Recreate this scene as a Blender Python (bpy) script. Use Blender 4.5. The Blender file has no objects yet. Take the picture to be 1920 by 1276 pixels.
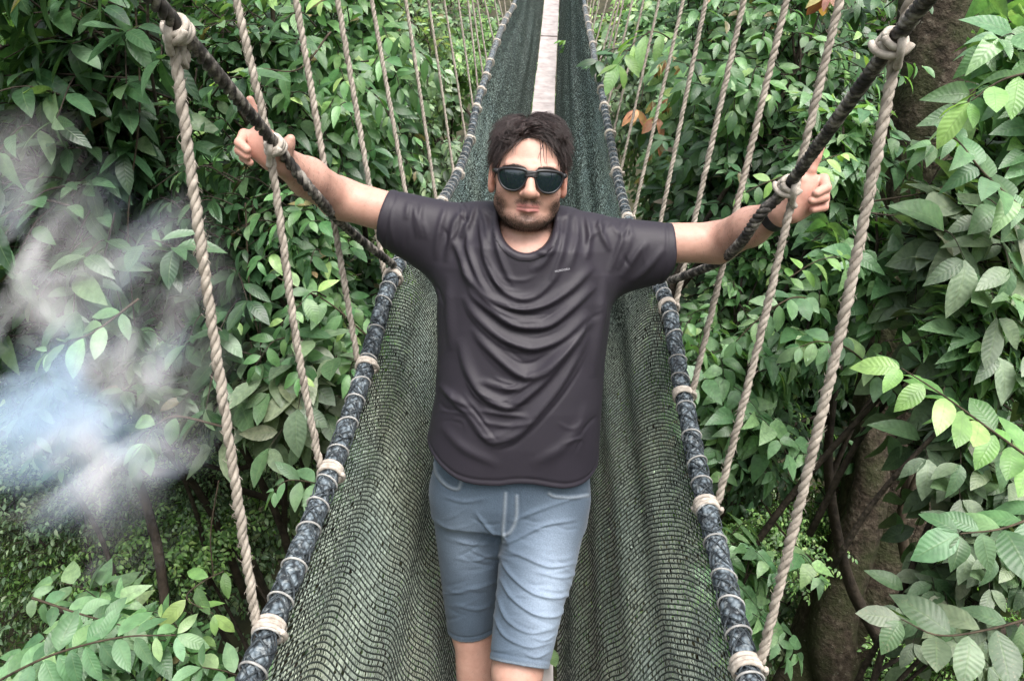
import bpy, math, random
import numpy as np
rng = np.random.default_rng(7)
random.seed(7)
S = bpy.context.scene
COL = S.collection

# ------------------------------------------------------------------ camera
F = 1400.0; PITCH = math.radians(13); ROLL = math.radians(3)
CAM = np.array([0, 0, 1.62])
fw = np.array([0, math.cos(PITCH), -math.sin(PITCH)])
_r0 = np.array([1, 0, 0.]); _u0 = np.array([0, math.sin(PITCH), math.cos(PITCH)])
RT = _r0 * math.cos(ROLL) + _u0 * math.sin(ROLL)
UP = _u0 * math.cos(ROLL) - _r0 * math.sin(ROLL)
def P(px, py, y):
    """world point on the plane at depth y that the photograph shows at px, py"""
    d = fw + (px - 960) / F * RT + (638 - py) / F * UP
    return CAM + d * (y / d[1])
def proj(V):
    q = np.asarray(V) - CAM; z = q @ fw
    return 960 + F * (q @ RT) / z, 638 - F * (q @ UP) / z
import mathutils
cd = bpy.data.cameras.new('camera'); co = bpy.data.objects.new('camera', cd); COL.objects.link(co)
M = mathutils.Matrix([[RT[i], UP[i], -fw[i], CAM[i]] for i in range(3)] + [[0, 0, 0, 1]])
co.matrix_world = M
cd.sensor_width = 36; cd.lens = F / 1920 * 36; cd.clip_start = 0.02; cd.clip_end = 500
S.camera = co

# ------------------------------------------------------------------ helpers
def mesh(name, V, Q=None, T=None, smooth=True, uv=None, attrs=None, mats=(), midx=None):
    V = np.asarray(V, np.float32)
    Q = np.zeros((0, 4), np.int64) if Q is None else np.asarray(Q, np.int64).reshape(-1, 4)
    T = np.zeros((0, 3), np.int64) if T is None else np.asarray(T, np.int64).reshape(-1, 3)
    me = bpy.data.meshes.new(name)
    me.vertices.add(len(V)); me.vertices.foreach_set('co', V.ravel())
    loops = np.concatenate([Q.ravel(), T.ravel()]).astype(np.int32)
    me.loops.add(len(loops)); me.loops.foreach_set('vertex_index', loops)
    n = len(Q) + len(T)
    st = np.concatenate([np.arange(len(Q)) * 4, len(Q) * 4 + np.arange(len(T)) * 3]).astype(np.int32)
    me.polygons.add(n); me.polygons.foreach_set('loop_start', st)
    me.polygons.foreach_set('use_smooth', np.full(n, smooth, bool))
    if midx is not None: me.polygons.foreach_set('material_index', np.asarray(midx, np.int32))
    if uv is not None:
        l = me.uv_layers.new(name='uv'); l.data.foreach_set('uv', np.asarray(uv, np.float32)[loops].ravel())
    for k, a in (attrs or {}).items():
        a = np.asarray(a, np.float32)
        if a.ndim == 2:
            at = me.attributes.new(k, 'FLOAT_COLOR', 'POINT')
            at.data.foreach_set('color', np.concatenate([a, np.ones((len(a), 1), np.float32)], 1).ravel())
        else:
            at = me.attributes.new(k, 'FLOAT', 'POINT'); at.data.foreach_set('value', a)
    for m in mats: me.materials.append(m)
    me.update(calc_edges=True); me.validate()
    return me
def obj(name, me, parent=None, label=None, cat=None, group=None, kind=None, loc=None):
    o = bpy.data.objects.new(name, me); COL.objects.link(o)
    if loc is not None: o.location = loc
    if parent is not None: o.parent = parent
    if label: o['label'] = label
    if cat: o['category'] = cat
    if group: o['group'] = group
    if kind: o['kind'] = kind
    return o
class MB:
    """collects pieces of geometry into one mesh"""
    def __init__(s): s.V = []; s.Q = []; s.T = []; s.U = []; s.A = []; s.mq = []; s.mt = []; s.n = 0
    def add(s, V, Q=None, T=None, uv=None, col=None, mi=0):
        V = np.asarray(V, float); k = len(V); s.V.append(V)
        if Q is not None and len(Q): s.Q.append(np.asarray(Q) + s.n); s.mq.append(np.full(len(Q), mi))
        if T is not None and len(T): s.T.append(np.asarray(T) + s.n); s.mt.append(np.full(len(T), mi))
        s.U.append(np.zeros((k, 2)) if uv is None else uv)
        s.A.append(np.ones((k, 3)) if col is None else np.broadcast_to(col, (k, 3)))
        s.n += k
    def mesh(s, name, mats, smooth=True, tint=False):
        mi = np.concatenate(s.mq + s.mt)
        return mesh(name, np.concatenate(s.V), np.concatenate(s.Q) if s.Q else None, np.concatenate(s.T) if s.T else None,
                    smooth, np.concatenate(s.U), {'tint': np.concatenate(s.A)} if tint else None, mats, mi)
def nrm(v):
    v = np.asarray(v, float); return v / np.maximum(np.linalg.norm(v, axis=-1, keepdims=True), 1e-9)
def frames(p):
    t = np.gradient(p, axis=0); t = nrm(t)
    a = np.array([0, 0, 1.]) if abs(t[0, 2]) < .9 else np.array([1, 0, 0.])
    n = nrm(np.cross(t[0], a)); N = [n]
    for i in range(1, len(p)):
        n = n - t[i] * (n @ t[i]); n = nrm(n); N.append(n)
    N = np.array(N); return t, N, np.cross(t, N)
def tube(p, r, k=6, cap=True, v0=0.0):
    p = np.asarray(p, float); n = len(p); r = np.broadcast_to(np.asarray(r, float), (n,))
    t, N, B = frames(p)
    a = np.arange(k) / k * 2 * np.pi
    ring = np.cos(a)[None, :, None] * N[:, None] + np.sin(a)[None, :, None] * B[:, None]
    V = (p[:, None] + ring * r[:, None, None]).reshape(-1, 3)
    i = np.arange(n - 1)[:, None] * k; j = np.arange(k)[None]; j2 = (j + 1) % k
    Q = np.stack([i + j, i + j2, i + k + j2, i + k + j], -1).reshape(-1, 4)
    d = np.concatenate([[0], np.cumsum(np.linalg.norm(np.diff(p, axis=0), axis=1))])
    uv = np.stack(np.broadcast_arrays((a / (2 * np.pi))[None], (d + v0)[:, None]), -1).reshape(-1, 2)
    T = None
    if cap:
        V = np.concatenate([V, p[:1], p[-1:]]); uv = np.concatenate([uv, uv[:1], uv[-1:]])
        jj = np.arange(k); T = np.concatenate([np.stack([(jj + 1) % k, jj, np.full(k, n * k)], -1),
                                               np.stack([(n - 1) * k + jj, (n - 1) * k + (jj + 1) % k, np.full(k, n * k + 1)], -1)])
    return V, Q, T, uv
def crom(K, n):
    """smooth curve through the knots K"""
    K = np.asarray(K, float)
    if len(K) < 3:
        s = np.linspace(0, 1, n)[:, None]; return K[0] * (1 - s) + K[-1] * s
    K = np.concatenate([[2 * K[0] - K[1]], K, [2 * K[-1] - K[-2]]])
    u = np.linspace(0, len(K) - 3 - 1e-6, n); i = u.astype(int); t = (u - i)[:, None]
    a, b, c, d = K[i], K[i + 1], K[i + 2], K[i + 3]
    return .5 * ((2 * b) + (c - a) * t + (2 * a - 5 * b + 4 * c - d) * t ** 2 + (3 * b - a - 3 * c + d) * t ** 3)
def resamp(p, step):
    d = np.concatenate([[0], np.cumsum(np.linalg.norm(np.diff(p, axis=0), axis=1))])
    n = max(2, int(d[-1] / step) + 1); s = np.linspace(0, d[-1], n)
    return np.stack([np.interp(s, d, p[:, i]) for i in range(p.shape[1])], -1)

# ------------------------------------------------------------------ materials
def mat(name):
    m = bpy.data.materials.new(name); m.use_nodes = True
    nt = m.node_tree; b = nt.nodes['Principled BSDF']; return m, nt, b
def N(nt, typ, **kw):
    n = nt.nodes.new(typ)
    for k, v in kw.items():
        if k in n.inputs.keys() if isinstance(k, str) else False: n.inputs[k].default_value = v
        else: setattr(n, k, v)
    return n
def noise(nt, scale, detail=3, co='Object', rough=.6, vec=None):
    n = nt.nodes.new('ShaderNodeTexNoise'); n.inputs['Scale'].default_value = scale
    n.inputs['Detail'].default_value = detail; n.inputs['Roughness'].default_value = rough
    if vec is None:
        tc = nt.nodes.new('ShaderNodeTexCoord'); vec = tc.outputs[co]
    nt.links.new(vec, n.inputs['Vector']); return n
def ramp(nt, fac, stops):
    r = nt.nodes.new('ShaderNodeValToRGB'); e = r.color_ramp.elements
    while len(e) < len(stops): e.new(.5)
    for x, (p, c) in zip(e, stops): x.position = p; x.color = (*c, 1)
    nt.links.new(fac, r.inputs[0]); return r
def bump(nt, b, h, strength=.3, dist=.01, prev=None):
    n = nt.nodes.new('ShaderNodeBump'); n.inputs['Strength'].default_value = strength; n.inputs['Distance'].default_value = dist
    nt.links.new(h, n.inputs['Height'])
    if prev: nt.links.new(prev.outputs[0], n.inputs['Normal'])
    nt.links.new(n.outputs[0], b.inputs['Normal']); return n
def mixc(nt, fac, a, b, mode='MIX'):
    m = nt.nodes.new('ShaderNodeMix'); m.data_type = 'RGBA'; m.blend_type = mode
    for s, v in ((0, fac), (6, a), (7, b)):
        if hasattr(v, 'is_output'): nt.links.new(v, m.inputs[s])
        elif s == 0: m.inputs[0].default_value = v
        else: m.inputs[s].default_value = (*v, 1)
    return m.outputs[2]
def simple(name, c1, c2, scale=40, rough=.8, bs=.4, bd=.003, spec=.3, co='Object', detail=4):
    m, nt, b = mat(name)
    n = noise(nt, scale, detail, co)
    r = ramp(nt, n.outputs[0], [(.3, c1), (.7, c2)])
    nt.links.new(r.outputs[0], b.inputs['Base Color'])
    b.inputs['Roughness'].default_value = rough; b.inputs['Specular IOR Level'].default_value = spec
    bump(nt, b, n.outputs[0], bs, bd); return m
def leaf_material(name, rough=.42, transl=.28, specks=0.0):
    m, nt, b = mat(name)
    at = nt.nodes.new('ShaderNodeAttribute'); at.attribute_name = 'tint'
    tc = nt.nodes.new('ShaderNodeTexCoord')
    n = noise(nt, 30, 2, vec=tc.outputs['Object'])
    c = mixc(nt, .55, at.outputs[0], ramp(nt, n.outputs[0], [(.3, (.45, .5, .45)), (.7, (1.3, 1.25, 1.2))]).outputs[0], 'MULTIPLY')
    # veins from the leaf's own uv: pale midrib, fine side veins
    sep = nt.nodes.new('ShaderNodeSeparateXYZ'); nt.links.new(tc.outputs['UV'], sep.inputs[0])
    ab = nt.nodes.new('ShaderNodeMath'); ab.operation = 'ABSOLUTE'; nt.links.new(sep.outputs[0], ab.inputs[0])
    mid = ramp(nt, ab.outputs[0], [(.0, (1, 1, 1)), (.09, (0, 0, 0))])
    sv = nt.nodes.new('ShaderNodeMath'); sv.operation = 'MULTIPLY_ADD'; sv.inputs[1].default_value = -.16
    nt.links.new(ab.outputs[0], sv.inputs[0]); nt.links.new(sep.outputs[1], sv.inputs[2])
    ml = nt.nodes.new('ShaderNodeMath'); ml.operation = 'MULTIPLY'; ml.inputs[1].default_value = 62; nt.links.new(sv.outputs[0], ml.inputs[0])
    sn = nt.nodes.new('ShaderNodeMath'); sn.operation = 'SINE'; nt.links.new(ml.outputs[0], sn.inputs[0])
    hv = nt.nodes.new('ShaderNodeMath'); hv.operation = 'MULTIPLY_ADD'; hv.inputs[1].default_value = .5; nt.links.new(sn.outputs[0], hv.inputs[0])
    nt.links.new(mid.outputs[0], hv.inputs[2])
    mf = nt.nodes.new('ShaderNodeMath'); mf.operation = 'MULTIPLY'; mf.inputs[1].default_value = .35; nt.links.new(mid.outputs[0], mf.inputs[0])
    c = mixc(nt, mf.outputs[0], c, (.17, .25, .11))
    if specks:
        n2 = noise(nt, 130, 2, vec=tc.outputs['Object']); rp = ramp(nt, n2.outputs[0], [(.62, (0, 0, 0)), (.68, (specks,) * 3)])
        c = mixc(nt, rp.outputs[0], c, (.20, .19, .12))
    nt.links.new(c, b.inputs['Base Color']); b.inputs['Roughness'].default_value = rough
    b.inputs['Specular IOR Level'].default_value = .6
    bp = bump(nt, b, hv.outputs[0], .2, .003)
    tr = nt.nodes.new('ShaderNodeBsdfTranslucent')
    tcol = mixc(nt, 1.0, c, (1.9, 2.0, .7), 'MULTIPLY'); nt.links.new(tcol, tr.inputs['Color'])
    mx = nt.nodes.new('ShaderNodeMixShader'); mx.inputs[0].default_value = transl
    nt.links.new(b.outputs[0], mx.inputs[1]); nt.links.new(tr.outputs[0], mx.inputs[2])
    nt.links.new(mx.outputs[0], nt.nodes['Material Output'].inputs[0]); return m
LEAF = leaf_material('leaf_glossy', .36, .28)
LEAF_DULL = leaf_material('leaf_speckled', .46, .2, .55)
LEAF_NEAR = leaf_material('leaf_fresh', .44, .3, .15)
LEAF_FAR = leaf_material('leaf_far', .26, .25)
BARK = simple('bark', (.018, .014, .011), (.065, .05, .038), 18, .9, .8, .02)
def moss_bark():
    m, nt, b = mat('mossy_bark')
    n = noise(nt, 5, 6); n2 = noise(nt, 26, 5); n3 = noise(nt, 60, 3)
    c = ramp(nt, n2.outputs[0], [(.3, (.018, .014, .010)), (.55, (.052, .04, .029)), (.75, (.13, .11, .085))]).outputs[0]
    g = ramp(nt, n.outputs[0], [(.42, (0, 0, 0)), (.62, (.85, .85, .85))]).outputs[0]
    c = mixc(nt, g, c, (.036, .042, .018))
    l = ramp(nt, n3.outputs[0], [(.66, (0, 0, 0)), (.72, (.6, .6, .6))]).outputs[0]
    c = mixc(nt, l, c, (.2, .2, .16))
    nt.links.new(c, b.inputs['Base Color']); b.inputs['Roughness'].default_value = .92; b.inputs['Specular IOR Level'].default_value = .2
    bump(nt, b, n2.outputs[0], .9, .03); return m
MOSS = moss_bark()
TWIG = simple('twig', (.03, .022, .016), (.10, .075, .05), 30, .85, .4, .004)
ROPE = simple('hemp_rope', (.20, .172, .145), (.43, .38, .325), 55, .95, .5, .002, .1)
ROPE_PALE = simple('pale_cord', (.30, .26, .22), (.54, .485, .43), 90, .95, .5, .002, .1)
LACE = simple('lacing', (.16, .16, .155), (.46, .45, .43), 40, .95, .4, .002, .1)
def handrail_mat():
    m, nt, b = mat('dark_rope'); tc = nt.nodes.new('ShaderNodeTexCoord')
    n = noise(nt, 45, 4); n2 = noise(nt, 9, 2)
    c = ramp(nt, n.outputs[0], [(.38, (.018, .016, .015)), (.50, (.06, .052, .046)), (.62, (.27, .245, .215))]).outputs[0]
    nt.links.new(c, b.inputs['Base Color']); b.inputs['Roughness'].default_value = .75
    bump(nt, b, n.outputs[0], .4, .002); return m
HAND = handrail_mat()
NET_ROW = simple('net_strand_dark', (.016, .022, .020), (.045, .056, .050), 60, .7, .3, .001)
def netlink():
    m, nt, b = mat('net_strand_pale'); at = nt.nodes.new('ShaderNodeAttribute'); at.attribute_name = 'tint'
    n = noise(nt, 3.0, 3); n2 = noise(nt, 160, 2)
    c = ramp(nt, n2.outputs[0], [(.3, (.22, .245, .205)), (.7, (.42, .455, .40))]).outputs[0]
    d = ramp(nt, n.outputs[0], [(.35, (.78, .88, .92)), (.65, (1.0, 1.03, .97))]).outputs[0]
    c = mixc(nt, 1.0, c, d, 'MULTIPLY'); c = mixc(nt, 1.0, c, at.outputs[0], 'MULTIPLY')
    nt.links.new(c, b.inputs['Base Color']); b.inputs['Roughness'].default_value = .42; b.inputs['Specular IOR Level'].default_value = .8
    return m
NET_LINK = netlink()
def rollmat():
    m, nt, b = mat('net_roll'); tc = nt.nodes.new('ShaderNodeTexCoord')
    mp = nt.nodes.new('ShaderNodeMapping'); mp.inputs['Scale'].default_value = (12, 95, 1); nt.links.new(tc.outputs['UV'], mp.inputs[0])
    v = nt.nodes.new('ShaderNodeTexVoronoi'); v.inputs['Scale'].default_value = 1; nt.links.new(mp.outputs[0], v.inputs['Vector'])
    n = noise(nt, 90, 3); n2 = noise(nt, 12, 2)
    c = ramp(nt, v.outputs['Distance'], [(.1, (.19, .23, .26)), (.45, (.085, .11, .13)), (.7, (.012, .017, .022))]).outputs[0]
    s = ramp(nt, n.outputs[0], [(.54, (0, 0, 0)), (.66, (.7, .7, .7))]).outputs[0]
    c = mixc(nt, s, c, (.27, .30, .31)); nt.links.new(c, b.inputs['Base Color']); b.inputs['Roughness'].default_value = .7
    bump(nt, b, v.outputs['Distance'], .9, .006).invert = True; return m
ROLL_M = rollmat()
PLANK = simple('plank_wood', (.30, .26, .255), (.53, .475, .47), 7, .75, .15, .002, .3)
# ------------------------------------------------------------------ bridge lines
KL = [(505,1180),(620,885),(687,685),(735,520),(785,440),(827,380),(858,325),(880,262),(893,203),(902,170),(911,143),(918,117),(931,79),(941,52),(947,38),(952,28),(962,12)]
KR = [(1400,1250),(1325,950),(1281,740),(1252,575),(1212,490),(1177,410),(1156,323),(1143,252),(1133,200),(1128,168),(1123,145),(1117,125),(1111,84),(1106,62),(1103,46),(1100,33),(1097,15)]
TL = [(300,0),(443,0),(555,0),(633,0),(697,0),(758,0),(801,0),(831,0),(859,0),(876,0),(886,0),(895,0),(910,0),(928,0),(934,0),(945,0),(955,0)]
TR = [(1706,0),(1575,0),(1475,0),(1395,0),(1327,0),(1280,0),(1237,0),(1207,0),(1185,0),(1170,0),(1162,0),(1156,0),(1137,0),(1124,0),(1115,0),(1110,0),(1101,0)]
HY = [1.10, 1.47, 1.81, 2.13, 2.62, 3.24, 3.85, 4.43, 4.89, 5.22, 5.57, 5.92, 6.62, 7.25, 7.75, 8.2, 8.8]
def edge_curve(K):
    pts = [P(*k, y) for k, y in zip(K, HY)]
    a = pts[0]; s = (pts[1] - pts[0]) / (pts[1][1] - pts[0][1])
    pts = [a + s * (.25 - 1.1), a + s * (.7 - 1.1)] + pts
    b = pts[-1]; s = (pts[-1] - pts[-6]) / (pts[-1][1] - pts[-6][1])
    pts += [b + s * 2 + [0, 0, .10], b + s * 5 + [0, 0, .5], b + s * 9 + [0, 0, 1.4]]
    return np.array(pts)
EL, ER = edge_curve(KL), edge_curve(KR)
def sm_interp(E, y):
    c = crom(E, 600); return np.stack([np.interp(y, c[:, 1], c[:, i]) for i in range(3)], -1)
def eL(y): return sm_interp(EL, y)
def eR(y): return sm_interp(ER, y)
def deck(y):
    m = (eL(y) + eR(y)) / 2
    e = np.interp(y, [0, 1.5, 8, 14], [.92, .93, 1.10, 1.12])
    m = m.copy(); m[..., 2] -= e; return m

# ------------------------------------------------------------------ ropes
def twisted(p, R, pitch=.055, step=.0065, k=6, ph0=0):
    mb = MB(); p = resamp(p, step); t, n, b = frames(p)
    d = np.concatenate([[0], np.cumsum(np.linalg.norm(np.diff(p, axis=0), axis=1))])
    for s in range(3):
        ph = d / pitch * 2 * np.pi + s * 2 * np.pi / 3 + ph0
        ph = ph + .9 * np.sin(d * 5.3 + ph0) + .5 * np.sin(d * 13.1 + 2 * ph0 + s)
        rv = R * (1 + .07 * np.sin(d * 9.7 + ph0 + s * 2) + .05 * np.sin(d * 31 + s))
        q = p + (np.cos(ph)[:, None] * n + np.sin(ph)[:, None] * b) * rv[:, None] * .50
        V, Q, T, uv = tube(q, rv * .56, k); mb.add(V, Q, T, uv)
    return mb
def fibres(mb, p, R, count, seed):
    g = np.random.default_rng(seed); p = resamp(p, .004); t, n, b = frames(p)
    for i in g.integers(2, len(p) - 2, count):
        a = g.uniform(0, 6.28); o = n[i] * math.cos(a) + b[i] * math.sin(a); s = t[i] * g.choice([-1, 1])
        l = g.uniform(.003, .009)
        q = [p[i] + o * R * .9, p[i] + o * (R + l * .35) + s * l * .5, p[i] + o * (R + l * .6) + s * l]
        V, Q, T, uv = tube(q, [.0006, .0005, .0002], 3, False); mb.add(V, Q, None, uv)
def ring_coil(c, axis, R, r, turns=3, seed=0, tilt=.25, up=np.array([0, 0, 1.])):
    """a few turns of cord round a roll plus one crossing turn"""
    g = np.random.default_rng(seed); mb = MB(); axis = nrm(axis)
    n = nrm(np.cross(axis, up)); b = np.cross(axis, n)
    for i in range(turns):
        a = np.linspace(0, 2 * np.pi, 26); off = (i - (turns - 1) / 2) * r * 1.75
        tl = g.normal(0, tilt * .5)
        q = c + axis[None] * (off + np.cos(a + g.uniform(0, 6)) [:, None] * tl * R) + (np.cos(a)[:, None] * n + np.sin(a)[:, None] * b) * (R + r * .6)
        V, Q, T, uv = tube(q, r, 7); mb.add(V, Q, T, uv)
    a = np.linspace(-.6, 2.4, 18) + g.uniform(-.4, .4)
    q = c + axis[None] * (np.linspace(-1, 1, 18)[:, None] * r * (turns * .85)) + (np.cos(a)[:, None] * n + np.sin(a)[:, None] * b) * (R + r * 1.9)
    V, Q, T, uv = tube(q, r * 1.05, 7); mb.add(V, Q, T, uv)
    return mb
ORD = ['first', 'second', 'third', 'fourth', 'fifth', 'sixth', 'seventh', 'eighth', 'ninth', 'tenth', 'eleventh', 'twelfth', 'thirteenth', 'fourteenth', 'fifteenth', 'sixteenth', 'seventeenth']
RR = [.0083, .0081, .008, .008, .0078, .0078, .0078, .0078] + [.0078] * 9
HLk = {0: (334, 55), 1: (517, 272)}; HRk = {0: (1672, 80), 1: (1478, 348)}
MIDL = {0: (395, 590), 1: (556, 640)}; MIDR = {0: (1572, 640), 1: (1418, 660)}
for side, K, Tp, E, HK, MID in (('left', KL, TL, EL, HLk, MIDL), ('right', KR, TR, ER, HRk, MIDR)):
    for i in range(17):
        y = HY[i]; sg = -1 if side == 'left' else 1
        bot = P(*K[i], y); bot = bot + np.array([sg * .022, 0, .01])
        y_top = y + (.0 if i > 1 else 0)
        kn = [bot]
        if i in MID: kn.append(P(*MID[i], y))
        if i in HK: kn.append(P(HK[i][0] + sg * 12, HK[i][1] + 6, y + .012))
        top = P(*Tp[i], y); kn.append(top); kn.append(top + nrm(top - kn[-2]) * (1.2 if i < 6 else 2.2))
        p = crom(kn, 60)
        if i > 3:
            L_ = np.linalg.norm(p[-1] - p[0]); p = p + np.sin(np.linspace(0, np.pi, 60))[:, None] * np.array([sg * .006 * random.uniform(-1, 1), 0, 0])
        near = i < 6
        mb = twisted(p, RR[i], .05, .0065 if near else .012, 6 if near else 4, random.uniform(0, 6))
        if i < 4: fibres(mb, p, RR[i], 420 if i < 2 else 200, i + (50 if sg > 0 else 0))
        where = 'the left net' if side == 'left' else 'the right net'
        extra = {0: ', thickest and nearest', 1: ' beside the raised hand', 2: ' passing behind the forearm'}.get(i, '')
        o = obj('hanger_rope', mb.mesh('hanger_rope', [ROPE]), None,
                f'{ORD[i]} beige twisted rope from the camera holding up {where}{extra}', 'rope', 'twisted ropes holding up the side nets')
        c = P(*K[i], y); yy = np.array([y - .02, y + .02]); e2 = sm_interp(E, yy); ax = e2[1] - e2[0]
        kb = ring_coil(c, ax, .0205, 0.0047 if near else .0066, 3 if near else 2, i)
        obj('knot', kb.mesh('knot', [ROPE_PALE]), o)
        if i in HK:
            hk = P(*HK[i], y); hd_ = P(*HK[i], y) - (P(735, 495, 2.13) if sg < 0 else P(1256, 528, 2.13))
            kb = ring_coil(hk, hd_, .0120, .0052, 3, 9 + i, .3)
            q = crom([hk + np.array([sg * .016, .012, .02]), hk + np.array([sg * .004, -.022, -.006]), hk + np.array([sg * .012, -.002, -.03]), P(HK[i][0] + sg * 13, HK[i][1] + 40, y + .004)], 24)
            V, Q, T, uv = tube(q, .0058, 7); kb.add(V, Q, T, uv)
            obj('knot', kb.mesh('knot', [ROPE_PALE]), o)
# dark handrail ropes, from high near the camera down to the net edge behind the man's arms
for side, pts in (('left', [(200, -95, .93), (334, 52, 1.10), (515, 270, 1.47), (590, 364, 1.585), (655, 432, 1.84), (738, 497, 2.13)]),
                  ('right', [(1800, -75, .93), (1680, 72, 1.10), (1480, 345, 1.47), (1426, 402, 1.50), (1384, 460, 1.585), (1335, 497, 1.86), (1256, 526, 2.13)])):
    p = crom([P(*q) for q in pts], 120)
    mb = MB(); p2 = resamp(p, .004); t, n, b = frames(p2)
    R = .0105; d = np.arange(len(p2)) * .004
    for s in range(3):
        ph = d / (.036 if side == 'right' else .06) * 2 * np.pi + s * np.pi / 1.5
        q = p2 + (np.cos(ph)[:, None] * n + np.sin(ph)[:, None] * b) * R * .60
        V, Q, T, uv = tube(q, R * .56, 6); mb.add(V, Q, T, uv)
    txt = 'dark worn rope slanting down behind the raised hand with the wristband' if side == 'right' else 'dark worn rope slanting down in front of the bare wristed hand'
    obj('handrail_rope', mb.mesh('handrail_rope', [HAND]), None, txt, 'rope', 'dark handrail ropes')

# ------------------------------------------------------------------ side nets
def net(side):
    E = EL if side == 'left' else ER; sg = -1 if side == 'left' else 1
    y0, y1, step = .55, 16.8, .0138
    cs = crom(E, 2000); d = np.concatenate([[0], np.cumsum(np.linalg.norm(np.diff(cs, axis=0), axis=1))])
    s = np.arange(np.interp(y0, cs[:, 1], d), np.interp(y1, cs[:, 1], d), step)
    ys = np.interp(s, d, cs[:, 1]); nr = len(ys); nu = 61
    top = sm_interp(E, ys); dk = deck(ys + .62); bot = dk + np.array([sg * .14, 0, .01])
    u = np.linspace(0, 1, nu)
    sh = (ys * 1.0)[:, None]
    U = u[None]
    fx, fy, fz = U ** .78, U ** .55, U ** 1.45
    base = np.stack([top[:, None, i] * (1 - f_) + bot[:, None, i] * f_ for i, f_ in enumerate((fx, fy, fz))], -1)
    # belly of the net and the long folds that run along it
    out = .015 * np.sin(np.pi * U ** .8)
    g = np.random.default_rng(3 if sg < 0 else 4)
    fold = 0
    for k in range(9):
        f = g.uniform(10, 34); fo = g.uniform(-.9, .9); a = g.uniform(.001, .0032) / (f / 16) ** .5
        fold = fold + a * np.sin(f * U + fo * sh + g.uniform(0, 6) + .6 * np.sin(sh * g.uniform(.4, 1.6) + g.uniform(0, 6)))
    fade = np.sin(np.pi * np.clip(U, 0, 1)) ** .5
    off = (out - fold * fade)
    base[..., 0] += sg * off
    # wavy rows: each row shifts along the bridge
    wav = 0
    for k in range(6):
        f = g.uniform(9, 26); wav = wav + g.uniform(.005, .011) / (f / 18) * np.sin(f * U + g.uniform(-1.2, 1.2) * sh + g.uniform(0, 6))
    base[..., 1] += wav * fade * 1.2
    base[..., 2] += (wav * .35) * fade + g.normal(0, .0006, base.shape[:2])
    # rows: flat dark bands (4-sided tubes), links: short pale loops between rows
    dirs = np.gradient(base, axis=0); dirs = nrm(dirs); du = nrm(np.gradient(base, axis=1)); nn = nrm(np.cross(du, dirs))
    if nn[10, 30, 0] * sg > 0: nn = -nn
    hw = .0023; ht = .0024
    ring = [base + dirs * hw, base + nn * ht, base - dirs * hw, base - nn * ht]
    V = np.stack(ring, 2).reshape(-1, 3)
    idx = (np.arange(nr)[:, None] * nu + np.arange(nu)[None]) * 4
    a = idx[:, :-1].ravel(); b = idx[:, 1:].ravel()
    Q = np.concatenate([np.stack([a + j, b + j, b + (j + 1) % 4, a + (j + 1) % 4], -1) for j in range(4)])
    mb = MB(); mb.add(V, Q, mi=0)
    # links
    nl = 126
    uu = (np.arange(nl) + .5) / nl
    fi = uu * (nu - 1); i0 = np.clip(fi.astype(int), 0, nu - 2); w = (fi - i0)
    j = g.uniform(-.25, .25, (nr, nl)) / nl * (nu - 1)
    w2 = np.clip(w[None] + j, 0, 1)[..., None]
    pt = base[:, i0] * (1 - w2) + base[:, i0 + 1] * w2
    nnl = nn[:, i0]; dul = du[:, i0]
    A = pt[:-1]; B = pt[1:]; n2 = nnl[:-1]; dd = dul[:-1]
    keep = g.random(A.shape[:2]) > .015
    far_sheen = ((A[..., 1] > 2.95) * 1.)[keep][:, None]            # farther net tinted paler bluish grey: its grazing sheen put into the colour
    A, B, n2, dd = A[keep], B[keep], n2[keep], dd[keep]
    wd = g.uniform(.0029, .0039, len(A))[:, None]
    sk = dd * g.normal(0, .0018, (len(A), 1))
    Mid = (A + B) / 2 + n2 * g.uniform(-.0005, .0025, (len(A), 1)) + sk
    A2 = A + n2 * -.0005; B2 = B + n2 * -.0005
    V = np.stack([A2 - dd * wd * .7, A2 + dd * wd * .7, Mid - dd * wd, Mid + dd * wd, B2 - dd * wd * .7, B2 + dd * wd * .7], 1).reshape(-1, 3)
    k = np.arange(len(A))[:, None] * 6
    Q = np.concatenate([k + np.array([[0, 1, 3, 2]]), k + np.array([[2, 3, 5, 4]])])
    mb.add(V, Q, None, None, np.repeat(g.choice([.7, .87, 1., 1.12, 1.45], (len(A), 1), p=[.16, .25, .33, .2, .06]) * g.uniform(.85, 1.15, (len(A), 1)) * (np.array([[.93, .92, .88]]) * (1 - far_sheen) + np.array([[1.95, 2.15, 2.35]]) * far_sheen), 6, 0), mi=1)
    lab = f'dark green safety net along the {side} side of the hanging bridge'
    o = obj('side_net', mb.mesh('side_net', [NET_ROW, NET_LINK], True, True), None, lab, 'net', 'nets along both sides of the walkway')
    # rolled edge with white lacing
    yy = np.linspace(y0, y1, 900); p = resamp(sm_interp(E, yy), .012)
    gg = np.random.default_rng(5); r = .019 + .0022 * np.sin(np.arange(len(p)) * .9) + gg.normal(0, .0009, len(p))
    p = p + gg.normal(0, .0009, p.shape)
    mb = MB(); V, Q, T, uv = tube(p, r, 14); mb.add(V, Q, T, uv)
    # loose yarns of netting wound round the roll
    pf = resamp(sm_interp(E, np.linspace(y0, 5.0, 500)), .004); t, n, b = frames(pf); dd = np.arange(len(pf)) * .004
    for q_ in range(9):
        s_ = 1 if q_ % 2 else -1
        ph = s_ * dd / .07 * 2 * np.pi / 2 + q_ * .7 + .5 * np.sin(dd * gg.uniform(8, 20) + q_)
        q = pf + (np.cos(ph)[:, None] * n + np.sin(ph)[:, None] * b) * (.0205 + .0012 * np.sin(dd * 60 + q_))[:, None]
        V, Q, T, uv = tube(q, .0020, 4); mb.add(V, Q, T, uv + [0, q_ * .37])
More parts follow.
